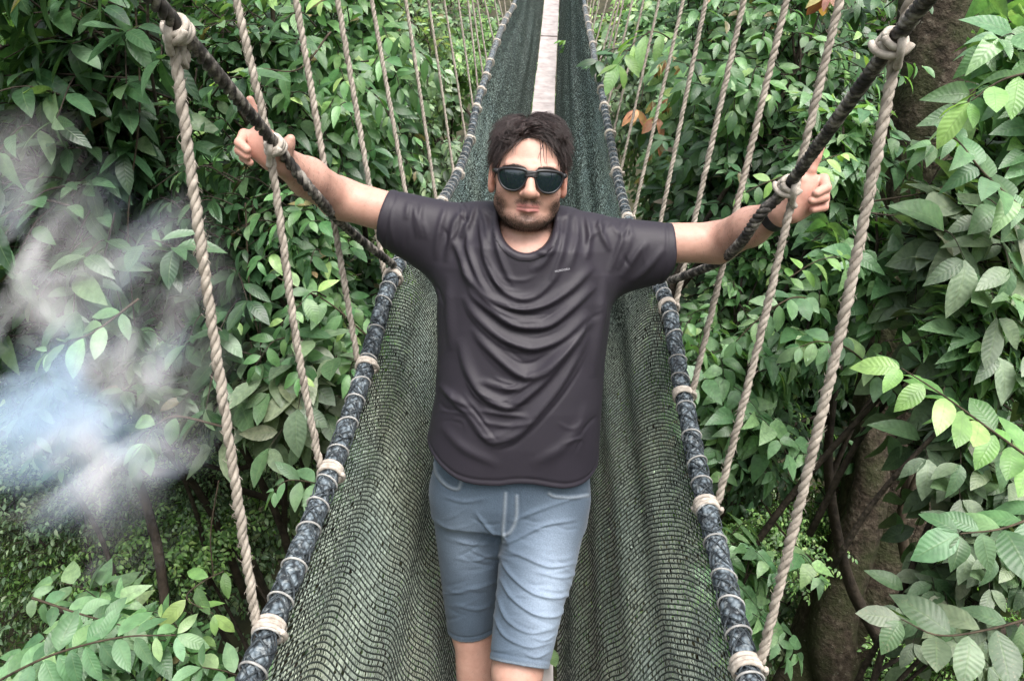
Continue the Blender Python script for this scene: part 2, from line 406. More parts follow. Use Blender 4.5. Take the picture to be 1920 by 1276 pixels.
    obj('edge_roll', mb.mesh('edge_roll', [ROLL_M]), o)
    mb = MB(); yk = .7; path = []
    while yk < 9:
        c = sm_interp(E, np.array([yk, yk + .02])); ax = nrm(c[1] - c[0]); nv = nrm(np.cross(ax, [0, 0, 1.])); bv = np.cross(ax, nv)
        a = np.linspace(np.pi / 2, 2.5 * np.pi, 20); sl = gg.uniform(-.4, .4)      # one turn of the cord, then along underneath to the next turn
        path.append(c[0] + ax * (np.cos(a)[:, None] * sl * .02 + np.linspace(0, .006, 20)[:, None]) + (np.cos(a)[:, None] * nv + np.sin(a)[:, None] * bv) * .0228)
        yk += gg.uniform(.05, .095)
    V, Q, T, uv = tube(np.concatenate(path), .0023, 5); mb.add(V, Q, T, uv)
    obj('lacing_cord', mb.mesh('lacing_cord', [LACE]), o)
net('left'); net('right')

# ------------------------------------------------------------------ planks
def planks():
    g = np.random.default_rng(2); y = .3; n = 0
    while y < 15.2:
        L = 1.75 if n else 1.45
        a = deck(np.array([y, y + L])); lift = (n % 2) * .028
        a[:, 2] += lift; ax = nrm(a[1] - a[0]); s = np.array([1, 0, 0.]); up = nrm(np.cross(s, ax))
        w = .127; t = .032; sk = g.normal(0, .008)
        b1 = a[0] - ax * .06; b2 = a[1] + ax * .05
        nx = 24; V = []; 
        for i in range(nx + 1):
            c = b1 + (b2 - b1) * i / nx; e = g.normal(0, .0012, 2)
            c = c + s * sk * (i / nx - .5)
            ch = .004
            for dx, dz in ((-w + e[0], -t), (w + e[1], -t), (w + e[1], -ch), (w + e[1] - ch, 0), (-w + e[0] + ch, 0), (-w + e[0], -ch)):
                V.append(c + s * dx + up * dz)
        k = 6; Q = []
        for i in range(nx):
            for j in range(k): Q.append((i * k + j, i * k + (j + 1) % k, (i + 1) * k + (j + 1) % k, (i + 1) * k + j))
        Q += [(0, 5, 4, 3), (0, 3, 2, 1), (nx * k, nx * k + 1, nx * k + 2, nx * k + 3), (nx * k, nx * k + 3, nx * k + 4, nx * k + 5)]
        nm = ['under the man\'s front foot, nearest', 'starting behind the man\'s legs', 'hidden low behind the man\'s back', 'just behind the man\'s shoulders', 'just above the man\'s hair', 'second above the man\'s hair', 'third above the man\'s hair', 'fourth above the man\'s hair', 'last before the picture ends'][min(n, 8)]
        obj('walkway_plank', mesh('walkway_plank', V, Q, None, False, None, None, [PLANK]), None, f'pale weathered wooden plank of the walkway, {nm}', 'plank', 'planks laid end to end along the walkway')
        y += L - .02; n += 1
planks()

# ================================================================== the man
class Field:
    def __init__(s, xs, ys, zs):
        s.x, s.y, s.z = xs.astype(np.float32), ys.astype(np.float32), zs.astype(np.float32)
        s.A = np.full((len(xs), len(ys), len(zs)), .08, np.float32)
    def box(s, lo, hi, m):
        sl = []
        for ax, l, h in zip((s.x, s.y, s.z), lo, hi):
            i = max(0, np.searchsorted(ax, l - m)); j = min(len(ax), np.searchsorted(ax, h + m) + 1); sl.append(slice(i, max(j, i + 1)))
        return tuple(sl), (s.x[sl[0]][:, None, None], s.y[sl[1]][None, :, None], s.z[sl[2]][None, None, :])
    def add(s, fn, lo, hi, k=.02, op='u'):
        sl, g = s.box(lo, hi, .05 + k); d = fn(*g); a = s.A[sl]
        if op == 's': d = -d; 
        if op == 'u':
            h = np.clip(k - np.abs(a - d), 0, None) / k; s.A[sl] = np.minimum(a, d) - h * h * k * .25
        else:
            h = np.clip(k - np.abs(a - d), 0, None) / k; s.A[sl] = np.maximum(a, d) + h * h * k * .25
    def cap(s, a, b, ra, rb=None, k=.02, op='u', sq=None, cut=None):
        a = np.asarray(a, np.float32); b = np.asarray(b, np.float32); rb = ra if rb is None else rb
        m = max(ra, rb); lo = np.minimum(a, b) - m; hi = np.maximum(a, b) + m
        ab = b - a; L = float(ab @ ab)
        def f(x, y, z):
            px, py, pz = x - a[0], y - a[1], z - a[2]
            t = np.clip((px * ab[0] + py * ab[1] + pz * ab[2]) / max(L, 1e-9), 0, 1)
            qx, qy, qz = px - t * ab[0], py - t * ab[1], pz - t * ab[2]
            if sq is not None: qx, qy, qz = qx / sq[0], qy / sq[1], qz / sq[2]
            d = np.sqrt(qx * qx + qy * qy + qz * qz) - (ra + (rb - ra) * t)
            if cut is not None:
                n = ab / math.sqrt(L) if isinstance(cut, str) else np.asarray(cut, np.float32)
                d = np.maximum(d, (x - b[0]) * n[0] + (y - b[1]) * n[1] + (z - b[2]) * n[2])
            return d
        s.add(f, lo, hi, k, op)
    def ell(s, c, r, k=.02, op='u', R=None):
        c = np.asarray(c, np.float32); r = np.asarray(r, np.float32); m = r.max()
        def f(x, y, z):
            X, Y, Z = x - c[0], y - c[1], z - c[2]
            if R is not None:
                X, Y, Z = R[0, 0] * X + R[1, 0] * Y + R[2, 0] * Z, R[0, 1] * X + R[1, 1] * Y + R[2, 1] * Z, R[0, 2] * X + R[1, 2] * Y + R[2, 2] * Z
            k0 = np.sqrt((X / r[0]) ** 2 + (Y / r[1]) ** 2 + (Z / r[2]) ** 2)
            k1 = np.sqrt((X / r[0] ** 2) ** 2 + (Y / r[1] ** 2) ** 2 + (Z / r[2] ** 2) ** 2)
            return k0 * (k0 - 1) / np.maximum(k1, 1e-6)
        s.add(f, c - m, c + m, k, op)
    def loft(s, T, k=.02, op='u', p=2.3, grow=0.0):
        """T rows: z, cx, cy, a, b"""
        T = np.asarray(T, float); T = T[np.argsort(T[:, 0])]; z0, z1 = T[0, 0], T[-1, 0]
        def f(x, y, z):
            zz = np.clip(z, z0, z1); g = [np.interp(zz.ravel(), T[:, 0], T[:, i]).reshape(zz.shape).astype(np.float32) for i in (1, 2, 3, 4)]
            a, b = g[2] + grow, g[3] + grow
            q = ((np.abs((x - g[0]) / a)) ** p + (np.abs((y - g[1]) / b)) ** p) ** (1 / p)
            d = (q - 1) * np.minimum(a, b)
            return np.maximum(d, np.maximum(z - z1, z0 - z))
        m = T[:, 3].max() + .05
        s.add(f, (T[:, 1].min() - m, T[:, 2].min() - m, z0), (T[:, 1].max() + m, T[:, 2].max() + m, z1), k, op)
    def net(s, smooth=1):
        A = s.A; I = (A < 0)
        n = [q - 1 for q in A.shape]
        cnt = np.zeros(n, np.uint8)
        for i in (0, 1):
            for j in (0, 1):
                for k in (0, 1): cnt += I[i:n[0] + i, j:n[1] + j, k:n[2] + k]
        act = np.argwhere((cnt > 0) & (cnt < 8)); ids = np.full(n, -1, np.int32); ids[tuple(act.T)] = np.arange(len(act))
        acc = np.zeros((len(act), 3)); w = np.zeros(len(act)); c = act
        ax = (s.x.astype(float), s.y.astype(float), s.z.astype(float))
        for d in range(3):
            o = [q for q in range(3) if q != d]
            for u in (0, 1):
                for v in (0, 1):
                    a = c.copy(); a[:, o[0]] += u; a[:, o[1]] += v; b = a.copy(); b[:, d] += 1
                    fa = A[tuple(a.T)]; fb = A[tuple(b.T)]; m = (fa < 0) != (fb < 0)
                    t = np.where(m, fa / np.where(fa == fb, 1, fa - fb), 0)
                    pa = np.stack([ax[q][a[:, q]] for q in range(3)], 1); pb = np.stack([ax[q][b[:, q]] for q in range(3)], 1)
                    acc += m[:, None] * (pa + (pb - pa) * t[:, None]); w += m
        V = acc / w[:, None]
        Qs = []
        for d in range(3):
            o1, o2 = (d + 1) % 3, (d + 2) % 3
            sl = [slice(None)] * 3; sl[d] = slice(0, -1); a = I[tuple(sl)]; sl[d] = slice(1, None); b = I[tuple(sl)]
            e = np.argwhere(a != b); e = e[(e[:, o1] > 0) & (e[:, o2] > 0) & (e[:, o1] < n[o1]) & (e[:, o2] < n[o2])]
            flip = a[tuple(e.T)]
            def cell(du, dv):
                q = e.copy(); q[:, o1] += du; q[:, o2] += dv; return ids[tuple(q.T)]
            q = np.stack([cell(-1, -1), cell(0, -1), cell(0, 0), cell(-1, 0)], 1)
            q[~flip] = q[~flip][:, ::-1]; Qs.append(q)
        Q = np.concatenate(Qs); Q = Q[(Q >= 0).all(1)]
        return relax(V, Q, smooth), Q
def relax(V, Q, n, lam=.5):
    e = np.concatenate([Q[:, [0, 1]], Q[:, [1, 2]], Q[:, [2, 3]], Q[:, [3, 0]]])
    for _ in range(n):
        acc = np.zeros_like(V); c = np.bincount(e[:, 0], minlength=len(V)) + np.bincount(e[:, 1], minlength=len(V))
        for i in range(3): acc[:, i] = np.bincount(e[:, 0], V[e[:, 1], i], len(V)) + np.bincount(e[:, 1], V[e[:, 0], i], len(V))
        V = V * (1 - lam) + lam * acc / np.maximum(c, 1)[:, None]
    return V
def vnorm(V, Q):
    fn = np.cross(V[Q[:, 2]] - V[Q[:, 0]], V[Q[:, 3]] - V[Q[:, 1]]); out = np.zeros_like(V)
    for j in range(4):
        for i in range(3): out[:, i] += np.bincount(Q[:, j], fn[:, i], len(V))
    return nrm(out)
def grid(*iv):
    return np.concatenate([np.arange(a, b, s) for a, b, s in iv])
def fold_disp(V, Nn, lines, front=True):
    """cloth folds: each line = (pixel polyline, amplitude, width above, width below); real displacement along the normal"""
    px, py = proj(V); vis = (Nn * nrm(CAM - V)).sum(1)
    D = np.zeros(len(V))
    for pts, amp, wa, wb in lines:
        p = resamp(crom(np.array(pts, float), 60), 3.0); t = np.gradient(p, axis=0); t /= np.linalg.norm(t, axis=1)[:, None] + 1e-9
        lo = p.min(0) - 40; hi = p.max(0) + 40
        m = np.where((px > lo[0]) & (px < hi[0]) & (py > lo[1]) & (py < hi[1]) & (vis > -.05))[0]
        if not len(m): continue
        dx = px[m][:, None] - p[None, :, 0]; dy = py[m][:, None] - p[None, :, 1]; d2 = dx * dx + dy * dy
        j = d2.argmin(1); r = np.arange(len(m)); n = np.stack([-t[j, 1], t[j, 0]], 1)
        sd = dx[r, j] * n[:, 0] + dy[r, j] * n[:, 1]
        along = np.sqrt(np.maximum(d2[r, j] - sd * sd, 0)); L = len(p) - 1
        env = np.sin(np.pi * np.clip((j + 1.5) / (L + 3), 0, 1)) ** .6 * np.exp(-(along / 6) ** 2)
        w = np.where(sd < 0, wa, wb)
        D[m] += 1.25 * amp * env * np.exp(-(sd / w) ** 2)
    return D

# --- skeleton in world space
HC = np.array([.017, 1.655, 1.603])                    # head centre
RH = np.array(mathutils.Euler((math.radians(3), math.radians(1.5), math.radians(2.5))).to_matrix())   # local x right, y back, z up
def hd(x, f, u): return HC + RH @ np.array([x, -f, u])
shL = np.array([-.135, 1.715, 1.470]); shR = np.array([.185, 1.715, 1.462])
elL = P(637, 372, 1.735); elR = P(1345, 455, 1.735)
wrL = P(523, 297, 1.535); wrR = P(1462, 398, 1.560)
xs = grid((-.66, -.40, .0023), (-.40, -.085, .007), (-.085, .122, .0017), (.122, .43, .007), (.43, .70, .0023))
ys = grid((1.20, 1.43, .010), (1.43, 1.62, .0020), (1.62, 1.80, .0034), (1.80, 2.15, .010))
zs = grid((-.02, .40, .010), (.40, 1.44, .012), (1.44, 1.47, .0025), (1.47, 1.66, .0017), (1.66, 1.76, .0023))
B = Field(xs, ys, zs)
# torso, legs, feet
B.loft([(.82, .015, 1.69, .15, .095), (.95, .015, 1.68, .16, .105), (1.05, .02, 1.665, .165, .108), (1.2, .022, 1.68, .165, .10), (1.32, .024, 1.69, .17, .10), (1.41, .024, 1.70, .15, .085), (1.455, .024, 1.705, .11, .07)], k=.03)
B.cap((-.11, 1.715, 1.455), (.16, 1.715, 1.45), .048, k=.04)
B.ell((.019, 1.674, 1.435), (.072, .078, .05), k=.03)
B.cap((.018, 1.690, 1.41), (.017, 1.676, 1.55), .060, .057, k=.03)
kF = np.array([.050, 1.455, .53]); aF = np.array([.045, 1.50, .14]); kB = np.array([-.062, 1.70, .46]); aB = np.array([-.035, 1.655, .19])
B.cap((.10, 1.68, .83), kF, .080, .055, k=.03); B.cap(kF, aF, .052, .036, k=.02); B.ell(aF * .4 + kF * .6 + [0, .022, 0], (.048, .052, .10), k=.02)
B.cap((-.075, 1.70, .83), kB, .080, .052, k=.03); B.cap(kB, aB, .050, .035, k=.02); B.ell(aB * .4 + kB * .6 + [0, .02, 0], (.046, .05, .10), k=.02)
for a, zf in ((aF, .062), (aB, .115)):
    B.cap(a, (a[0], a[1], zf + .03), .036, .034, k=.02); B.cap((a[0], a[1] + .04, zf + .028), (a[0], a[1] - .14, zf + .02), .034, .028, k=.03)
# arms
B.cap(shL, elL, .046, .046, k=.02); B.cap(elL, elL * .45 + wrL * .55, .0445, .040, k=.02); B.cap(elL * .45 + wrL * .55, wrL, .040, .0275, k=.02)
B.cap(shR, elR, .046, .046, k=.02); B.cap(elR, elR * .45 + wrR * .55, .0445, .040, k=.02); B.cap(elR * .45 + wrR * .55, wrR, .040, .0275, k=.02)
# hands
def chain(pts, radii, k=.004):
    for a, b, ra, rb in zip(pts[:-1], pts[1:], radii[:-1], radii[1:]): B.cap(a, b, ra, rb, k=k)
yl = 1.522
B.cap(wrL, P(497, 268, yl), .026, .027, k=.02, sq=(1, .72, 1)); B.cap(P(512, 290, yl + .005), P(488, 262, yl), .026, .026, k=.015, sq=(1, .6, 1))
B.cap(P(505, 295, yl), P(478, 275, yl), .020, .022, k=.015, sq=(1, .7, 1))
chain([P(492, 252, yl), P(482, 224, yl + .004), P(476, 206, yl), P(469, 187, yl - .004)], [.0105, .0095, .0088, .0075])           # index, raised
chain([P(486, 260, yl), P(458, 252, yl - .004), P(449, 268, yl - .034), P(464, 281, yl - .048)], [.0115, .0105, .0095, .0082])   # middle
chain([P(484, 270, yl), P(455, 264, yl - .004), P(449, 282, yl - .030), P(463, 293, yl - .044)], [.0115, .0103, .0092, .008])  # ring
chain([P(485, 283, yl), P(461, 279, yl), P(457, 296, yl - .022), P(469, 305, yl - .034)], [.0105, .0092, .0082, .0072])        # little
chain([P(522, 296, yl + .006), P(536, 284, yl - .004), P(541, 270, yl - .008), P(545, 260, yl - .010)], [.0155, .0118, .0105, .0085], .01)  # thumb
yr = 1.540
B.cap(wrR, P(1503, 362, yr), .026, .028, k=.02, sq=(1, .72, 1)); B.cap(P(1492, 385, yr), P(1515, 345, yr), .027, .025, k=.015, sq=(1, .65, 1))
B.cap(P(1490, 395, yr), P(1520, 378, yr), .022, .022, k=.015, sq=(1, .75, 1))
chain([P(1508, 342, yr), P(1521, 318, yr - .004), P(1531, 295, yr - .006), P(1540, 274, yr - .008)], [.0115, .0102, .0093, .0078])          # index, pointing up
chain([P(1517, 345, yr), P(1544, 336, yr), P(1549, 352, yr - .030), P(1530, 362, yr - .046)], [.0115, .0108, .0098, .0085])   # middle
chain([P(1520, 358, yr), P(1547, 354, yr + .002), P(1546, 370, yr - .028), P(1522, 376, yr - .043)], [.0115, .0104, .0094, .008])   # ring
chain([P(1520, 374, yr), P(1546, 374, yr + .004), P(1545, 388, yr - .018), P(1524, 393, yr - .030)], [.0105, .0095, .0084, .0073])   # little
chain([P(1484, 398, yr), P(1484, 372, yr - .004), P(1490, 352, yr - .006), P(1500, 338, yr - .010)], [.0155, .0125, .0108, .0088], .01)  # thumb behind the rope
# head
B.ell(hd(0, -.016, .028), (.0735, .090, .086), k=.02, R=RH)
B.ell(hd(0, .022, -.018), (.0665, .064, .090), k=.025, R=RH)
B.ell(hd(0, .024, -.062), (.0565, .056, .045), k=.02, R=RH)
B.ell(hd(0, .066, -.088), (.024, .018, .016), k=.02, R=RH)
for s in (-1, 1):
    B.ell(hd(s * .039, .056, -.030), (.027, .024, .026), k=.022, R=RH)
    B.cap(hd(s * .010, .082, .022), hd(s * .046, .068, .026), .009, .008, k=.015)
    B.ell(hd(s * .031, .090, .004), (.017, .016, .011), k=.012, op='s', R=RH)
    B.ell(hd(s * .031, .069, .004), (.014, .012, .012), k=.004, R=RH)
    B.cap(hd(s * .052, .012, -.056), hd(s * .028, .058, -.083), .0165, .013, k=.02)
    B.ell(hd(s * .079, -.004, -.006), (.0085, .019, .031), k=.006, R=RH)
    B.ell(hd(s * .086, .002, -.002), (.006, .010, .018), k=.004, op='s', R=RH)
    B.ell(hd(s * .078, .000, -.030), (.007, .010, .011), k=.006, R=RH)
    B.ell(hd(s * .0135, .092, -.030), (.0085, .010, .0075), k=.008, R=RH)
    B.ell(hd(s * .007, .099, -.039), (.0042, .0055, .0035), k=.003, op='s', R=RH)
B.cap(hd(0, .084, .016), hd(0, .106, -.024), .0075, .0115, k=.012)
B.ell(hd(0, .106, -.027), (.0125, .0105, .0095), k=.008, R=RH)
B.cap(hd(-.011, .083, -.0465), hd(.011, .083, -.0465), .0075, .0075, k=.012)
for s in (-1, 1):
    B.cap(hd(0, .0905, -.0520), hd(s * .023, .078, -.0570), .0052, .003, k=.004)
    B.cap(hd(0, .0885, -.0635), hd(s * .018, .080, -.0618), .0068, .004, k=.004)
    B.cap(hd(0, .0985, -.0575), hd(s * .025, .083, -.0592), .0020, .0016, k=.002, op='s')
B.ell(hd(0, .088, -.075), (.016, .008, .006), k=.01, op='s', R=RH)
BV, BQ = B.net(1); del B
BN = vnorm(BV, BQ)
# skin colours: base, redder ears, palms and fingertips, lips, stubble, all fixed to the body
loc = (BV - HC) @ RH; lx, lf, lu = loc[:, 0], -loc[:, 1], loc[:, 2]
g_ = lambda v, c, w: np.exp(-((v - c) / w) ** 2)
skin = np.tile(np.array([.53, .315, .25]), (len(BV), 1))
def tintto(w, c):
    global skin
    w = np.clip(w, 0, 1)[:, None]; skin = skin * (1 - w) + np.array(c) * w
hdm = (lu > -.16) & (np.abs(lx) < .12) & (np.abs(lf) < .2)
tintto(hdm * (np.abs(lx) > .074) * .5, (.60, .27, .20))
tintto(hdm * g_(lx, 0, .018) * g_(lu, -.026, .016) * (lf > .08) * .4, (.60, .30, .22))
for s in (-1, 1): tintto(hdm * g_(lx, s * .042, .02) * g_(lu, -.03, .018) * (lf > .04) * .25, (.60, .28, .21))
ax_ = np.abs(lx); sm = lambda v, a, b: np.clip((v - a) / (b - a), 0, 1)
jaw = sm(-lu, .068, .086) * sm(lf, -.02, .02) * sm(lu, -.116, -.106)                                        # under and along the chin
sideb = sm(ax_, .043, .056) * sm(-lu, .022, .058) * sm(lf, -.005, .015) * sm(-ax_, -.074, -.069)
goat = g_(lx, 0, .022) * sm(-lu, .072, .080) * (lf > .05)
mous = g_(lu, -.0435 - .10 * ax_, .0055) * sm(-ax_, -.032, -.022) * sm(ax_, .001, .005) * (lf > .06)
bd = np.clip(np.maximum.reduce([jaw * .92, sideb * .72, goat * .85, mous * .75]), 0, 1) * hdm * sm(lu, -.118, -.108)
gn = np.random.default_rng(1).uniform(.55, 1, len(BV))
tintto(bd * .80 * gn, (.045, .032, .028))
lip = np.maximum(g_(lu, -.0530 - .09 * ax_, .0042), g_(lu, -.0632 + .05 * ax_, .0058)) * (lf > .066) * hdm
tintto(lip * .8 * np.clip((.0265 - ax_) / .006, 0, 1), (.72, .28, .28))
tintto(g_(lu, -.0578, .0016) * (ax_ < .024) * (lf > .06) * hdm * .6, (.16, .06, .05))
hm = (BV[:, 0] < wrL[0] - .005) | (BV[:, 0] > wrR[0] + .012)
tintto(hm * .45, (.62, .315, .25))
def skin_mat():
    m, nt, b = mat('skin'); at = nt.nodes.new('ShaderNodeAttribute'); at.attribute_name = 'skin'
    n = noise(nt, 45, 6, rough=.75); n2 = noise(nt, 420, 2)
    c = mixc(nt, .75, at.outputs[0], ramp(nt, n.outputs[0], [(.3, (.84, .76, .74)), (.7, (1.08, 1.08, 1.08))]).outputs[0], 'MULTIPLY')
    nt.links.new(c, b.inputs['Base Color']); b.inputs['Roughness'].default_value = .48; b.inputs['Specular IOR Level'].default_value = .4
    b.inputs['Subsurface Weight'].default_value = .08; b.inputs['Subsurface Radius'].default_value = (1, .35, .2); b.inputs['Subsurface Scale'].default_value = .006
    bump(nt, b, n2.outputs[0], .3, .0012); return m
SKIN = skin_mat()
man = obj('person', mesh('person', BV, BQ, None, True, None, {'skin': skin}, [SKIN]), None,
          'man in charcoal t-shirt, blue denim shorts and sunglasses walking on the walkway with arms spread', 'person')

# --- t-shirt
def cloth(name, base, rough, b1, sc, sheen=.0, wear=False):
    m, nt, b = mat(name); at = nt.nodes.new('ShaderNodeAttribute'); at.attribute_name = 'tint'
    n = noise(nt, 14, 3); n2 = noise(nt, sc, 2)
    c = mixc(nt, .5, at.outputs[0], ramp(nt, n.outputs[0], [(.3, (.8, .8, .8)), (.7, (1.15, 1.15, 1.15))]).outputs[0], 'MULTIPLY')
    c = mixc(nt, .35, c, ramp(nt, n2.outputs[0], [(.3, (.6, .6, .6)), (.7, (1.4, 1.4, 1.4))]).outputs[0], 'MULTIPLY')
    nt.links.new(c, b.inputs['Base Color']); b.inputs['Roughness'].default_value = rough; b.inputs['Specular IOR Level'].default_value = .35
    b.inputs['Sheen Weight'].default_value = sheen; b.inputs['Sheen Roughness'].default_value = .4
    bump(nt, b, n2.outputs[0], b1, .0012); return m
SHIRT = cloth('shirt_jersey', 0, .56, .2, 600, .0)
DENIM = cloth('denim', 0, .88, .7, 300, .1)
def collar_pt(th, grow=0.0):
    return np.array([.018 + (.0635 + grow) * math.sin(th), 1.676 - (.087 + grow) * math.cos(th), 1.497 - .048 * math.cos(th)])
G = Field(np.arange(-.34, .385, .0027), np.arange(1.48, 1.86, .0027), np.arange(.90, 1.60, .0027))
G.loft([(.88, .010, 1.672, .214, .140), (.95, .011, 1.670, .209, .138), (1.02, .017, 1.668, .200, .136), (1.10, .022, 1.670, .194, .132), (1.20, .023, 1.678, .193, .126), (1.28, .023, 1.686, .198, .122), (1.34, .023, 1.690, .198, .120), (1.40, .023, 1.695, .185, .118), (1.45, .022, 1.70, .155, .119), (1.485, .020, 1.705, .115, .108), (1.515, .019, 1.71, .085, .075)], k=.02, p=2.35)
G.cap((-.11, 1.718, 1.476), (.155, 1.718, 1.470), .054, k=.05)
G.cap((-.06, 1.715, 1.49), (.095, 1.715, 1.487), .045, k=.04)
slL_x, slR_x = -.29, .335
slL = P(722, 402, 1.718); slR = P(1256, 466, 1.718)
G.cap(shL + [.01, 0, -.004], slL, .066, .058, k=.03, cut='b'); G.cap((-.14, 1.71, 1.40), slL + [.012, 0, -.026], .060, .046, k=.04, cut=nrm(slL - shL))
G.cap(shR + [-.01, 0, -.004], slR, .066, .058, k=.03, cut='b'); G.cap((.19, 1.71, 1.395), slR + [-.012, 0, -.030], .060, .047, k=.04, cut=nrm(slR - shR))
# neck opening, hem and hollow sleeve ends
def neck_e(x, y, z):
    zc = 1.512 + np.clip((y - 1.69) / .08, 0, 1) * .085 + 0 * x
    return (np.sqrt(((x - .018) / .0625) ** 2 + (np.minimum(z - zc, 0) / .070) ** 2) - 1) * .066
def neckcut(x, y, z): return neck_e(x, y, z) + 0 * y
G.add(neckcut, (-.08, 1.50, 1.42), (.12, 1.8, 1.6), .006, 's')
def hem(x, y, z):
    zc = .968 + .20 * np.clip(-x - .01, 0, 1) + .05 * np.clip(x - .10, 0, 1) - .038 * np.clip((1.70 - y) / .15, 0, 1) ** 1.3 + .012 * np.sin(x * 22 + .6) * np.clip((1.68 - y) / .1, 0, 1)
    return (z - zc) + 0 * x
G.add(lambda x, y, z: -hem(x, y, z) * -1, (-.34, 1.48, .9), (.385, 1.86, 1.05), .004, 's')
for e, c in ((slL, nrm(slL - shL)), (slR, nrm(slR - shR))):
    G.cap(e - c * .03, e + c * .03, .047, .047, k=.004, op='s')
SV, SQ = G.net(2); del G
SN = vnorm(SV, SQ)
swags = [
 ([(905,470),(916,501),(938,539),(966,557),(1001,557),(1030,533),(1052,505)], .006, 9, 5),
 ([(868,498),(876,517),(913,554),(951,574),(988,579),(1026,570),(1070,542),(1108,505)], .0095, 11, 6),
 ([(880,535),(890,556),(926,586),(960,608),(998,614),(1032,608),(1070,579),(1112,540)], .0105, 12, 6),
 ([(872,560),(894,594),(938,633),(982,651),(1013,651),(1054,633),(1100,590)], .0105, 12, 6),
 ([(890,620),(904,641),(938,675),(970,700),(995,706),(1026,692),(1076,640),(1108,600)], .0105, 12, 7),
 ([(862,640),(876,692),(901,735),(932,757),(957,762),(982,747),(1025,708),(1080,640)], .010, 12, 7),
 ([(905,715),(930,724),(965,728),(1005,712)], .006, 7, 5),
 ([(840,735),(870,765),(892,792),(916,822),(938,825),(970,813),(1001,781),(1038,737),(1070,688),(1100,630)], .008, 13, 8),
 ([(904,770),(944,776),(985,780)], .004, 5, 4), ([(905,790),(950,798),(1000,790)], .003, 5, 4),
 ([(828,725),(850,745),(880,760)], .005, 7, 5),
 ([(850,450),(868,490),(880,530)], .007, 8, 6), ([(877,430),(880,470),(898,520),(915,545)], .007, 7, 5),
 ([(900,410),(905,450),(912,490)], .006, 7, 5), ([(926,425),(932,460),(945,500),(960,530)], .005, 6, 5),
 ([(868,395),(852,420),(845,455),(838,485)], .007, 7, 6), ([(888,392),(880,415),(868,440)], .006, 6, 5), ([(903,395),(912,420),(915,450)], .005, 6, 5),
 ([(835,390),(826,420),(820,450),(818,480)], .005, 7, 6), ([(790,385),(786,410),(790,440)], .004, 6, 5),
 ([(735,378),(732,420),(740,462)], .002, 4, 4), ([(765,385),(762,405)], .003, 6, 5),
 ([(1065,400),(1058,440),(1050,480),(1035,520)], .005, 7, 5), ([(1082,410),(1080,450),(1068,500)], .005, 7, 6), ([(1100,412),(1104,440),(1100,480)], .006, 7, 5),
 ([(1122,415),(1128,440),(1140,465)], .006, 7, 5), ([(1045,425),(1040,455),(1020,490),(1000,505)], .005, 7, 5),
 ([(1150,425),(1165,445),(1158,470),(1145,505)], .005, 7, 6), ([(1210,455),(1190,480),(1168,515)], .005, 7, 6), ([(1240,470),(1215,500),(1190,525)], .005, 7, 6), ([(1185,440),(1172,470),(1160,500)], .004, 6, 5),
 ([(1135,520),(1128,580),(1120,640),(1115,700)], .006, 10, 9), ([(840,520),(842,580),(846,650)], .005, 10, 8), ([(1000,470),(1020,475),(1040,470)], .003, 5, 4),
 ([(1100,760),(1085,800),(1050,840),(1000,868)], .004, 12, 9), ([(830,800),(870,840),(930,870)], .004, 10, 8)]
fg = np.random.default_rng(8)
base_sw = [q[0] for q in swags[:8]]
for i in range(70):                                           # fine irregular creases between the big swags
    q = np.array(base_sw[fg.integers(len(base_sw))], float); a = fg.uniform(0, .6); b = a + fg.uniform(.15, .45)
    c = crom(q, 60)[int(a * 59):int(min(b, 1) * 59) + 1] + fg.normal(0, [9, 14]); 
    if len(c) > 6: swags.append((c[::4], fg.uniform(.0006, .0022) * fg.choice([1, 1, -1]), fg.uniform(2.5, 5), fg.uniform(2, 4)))
for i in range(40):                                           # creases fanning out at the shoulders, armpits and hem
    cx, cy, an = [(860, 420, 1.3), (1120, 440, 1.9), (820, 560, 1.2), (1140, 590, 1.9), (780, 420, 1.5), (1195, 470, 1.9), (850, 790, .6), (1080, 820, 2.6)][i % 8]
    c = np.array([cx, cy]) + fg.normal(0, 18, 2); an += fg.normal(0, .3); l = fg.uniform(20, 55)
    t_ = np.linspace(-.5, .5, 5)[:, None]; c = c + t_ * l * np.array([math.cos(an), math.sin(an)]) + (t_ ** 2) * l * .5 * np.array([-math.sin(an), math.cos(an)]) * fg.normal(0, 1)
    swags.append((c, fg.uniform(.0008, .0026) * fg.choice([1, 1, -1]), fg.uniform(2.5, 5), fg.uniform(2, 4)))
SV = SV + SN * fold_disp(SV, SN, swags)[:, None]
hv = np.abs(hem(SV[:, 0], SV[:, 1], SV[:, 2]) - .014)
SV = SV - SN * (np.exp(-(hv / .0035) ** 2) * .0022 * (SV[:, 2] < 1.05))[:, None]
for e, c in ((slL, nrm(slL - shL)), (slR, nrm(slR - shR))):
    q = np.abs((SV - e) @ c + .020); SV = SV - SN * (np.exp(-(q / .0035) ** 2) * .0018 * (np.linalg.norm(SV - e, axis=1) < .1))[:, None]
SV = relax(SV, SQ, 1, .3)
tint = np.tile(np.array([.021, .0175, .0255]), (len(SV), 1))
ts = obj('t_shirt', mesh('t_shirt', SV, SQ, None, True, None, {'tint': tint}, [SHIRT]), man)
ne = neck_e(SV[:, 0], SV[:, 1], SV[:, 2]); NV = vnorm(SV, SQ)
cm = (np.abs(ne - .0055) < .0075) & (SV[:, 2] > 1.40) & (np.abs(SV[:, 0] - .018) < .09)
cq = SQ[cm[SQ].all(1)]; used = np.unique(cq); rm = np.full(len(SV), -1); rm[used] = np.arange(len(used))
CV = SV[used] + NV[used] * (.0012 + .0022 * np.clip(1 - np.abs(ne[used] - .0055) / .0075, 0, 1) ** .4)[:, None]
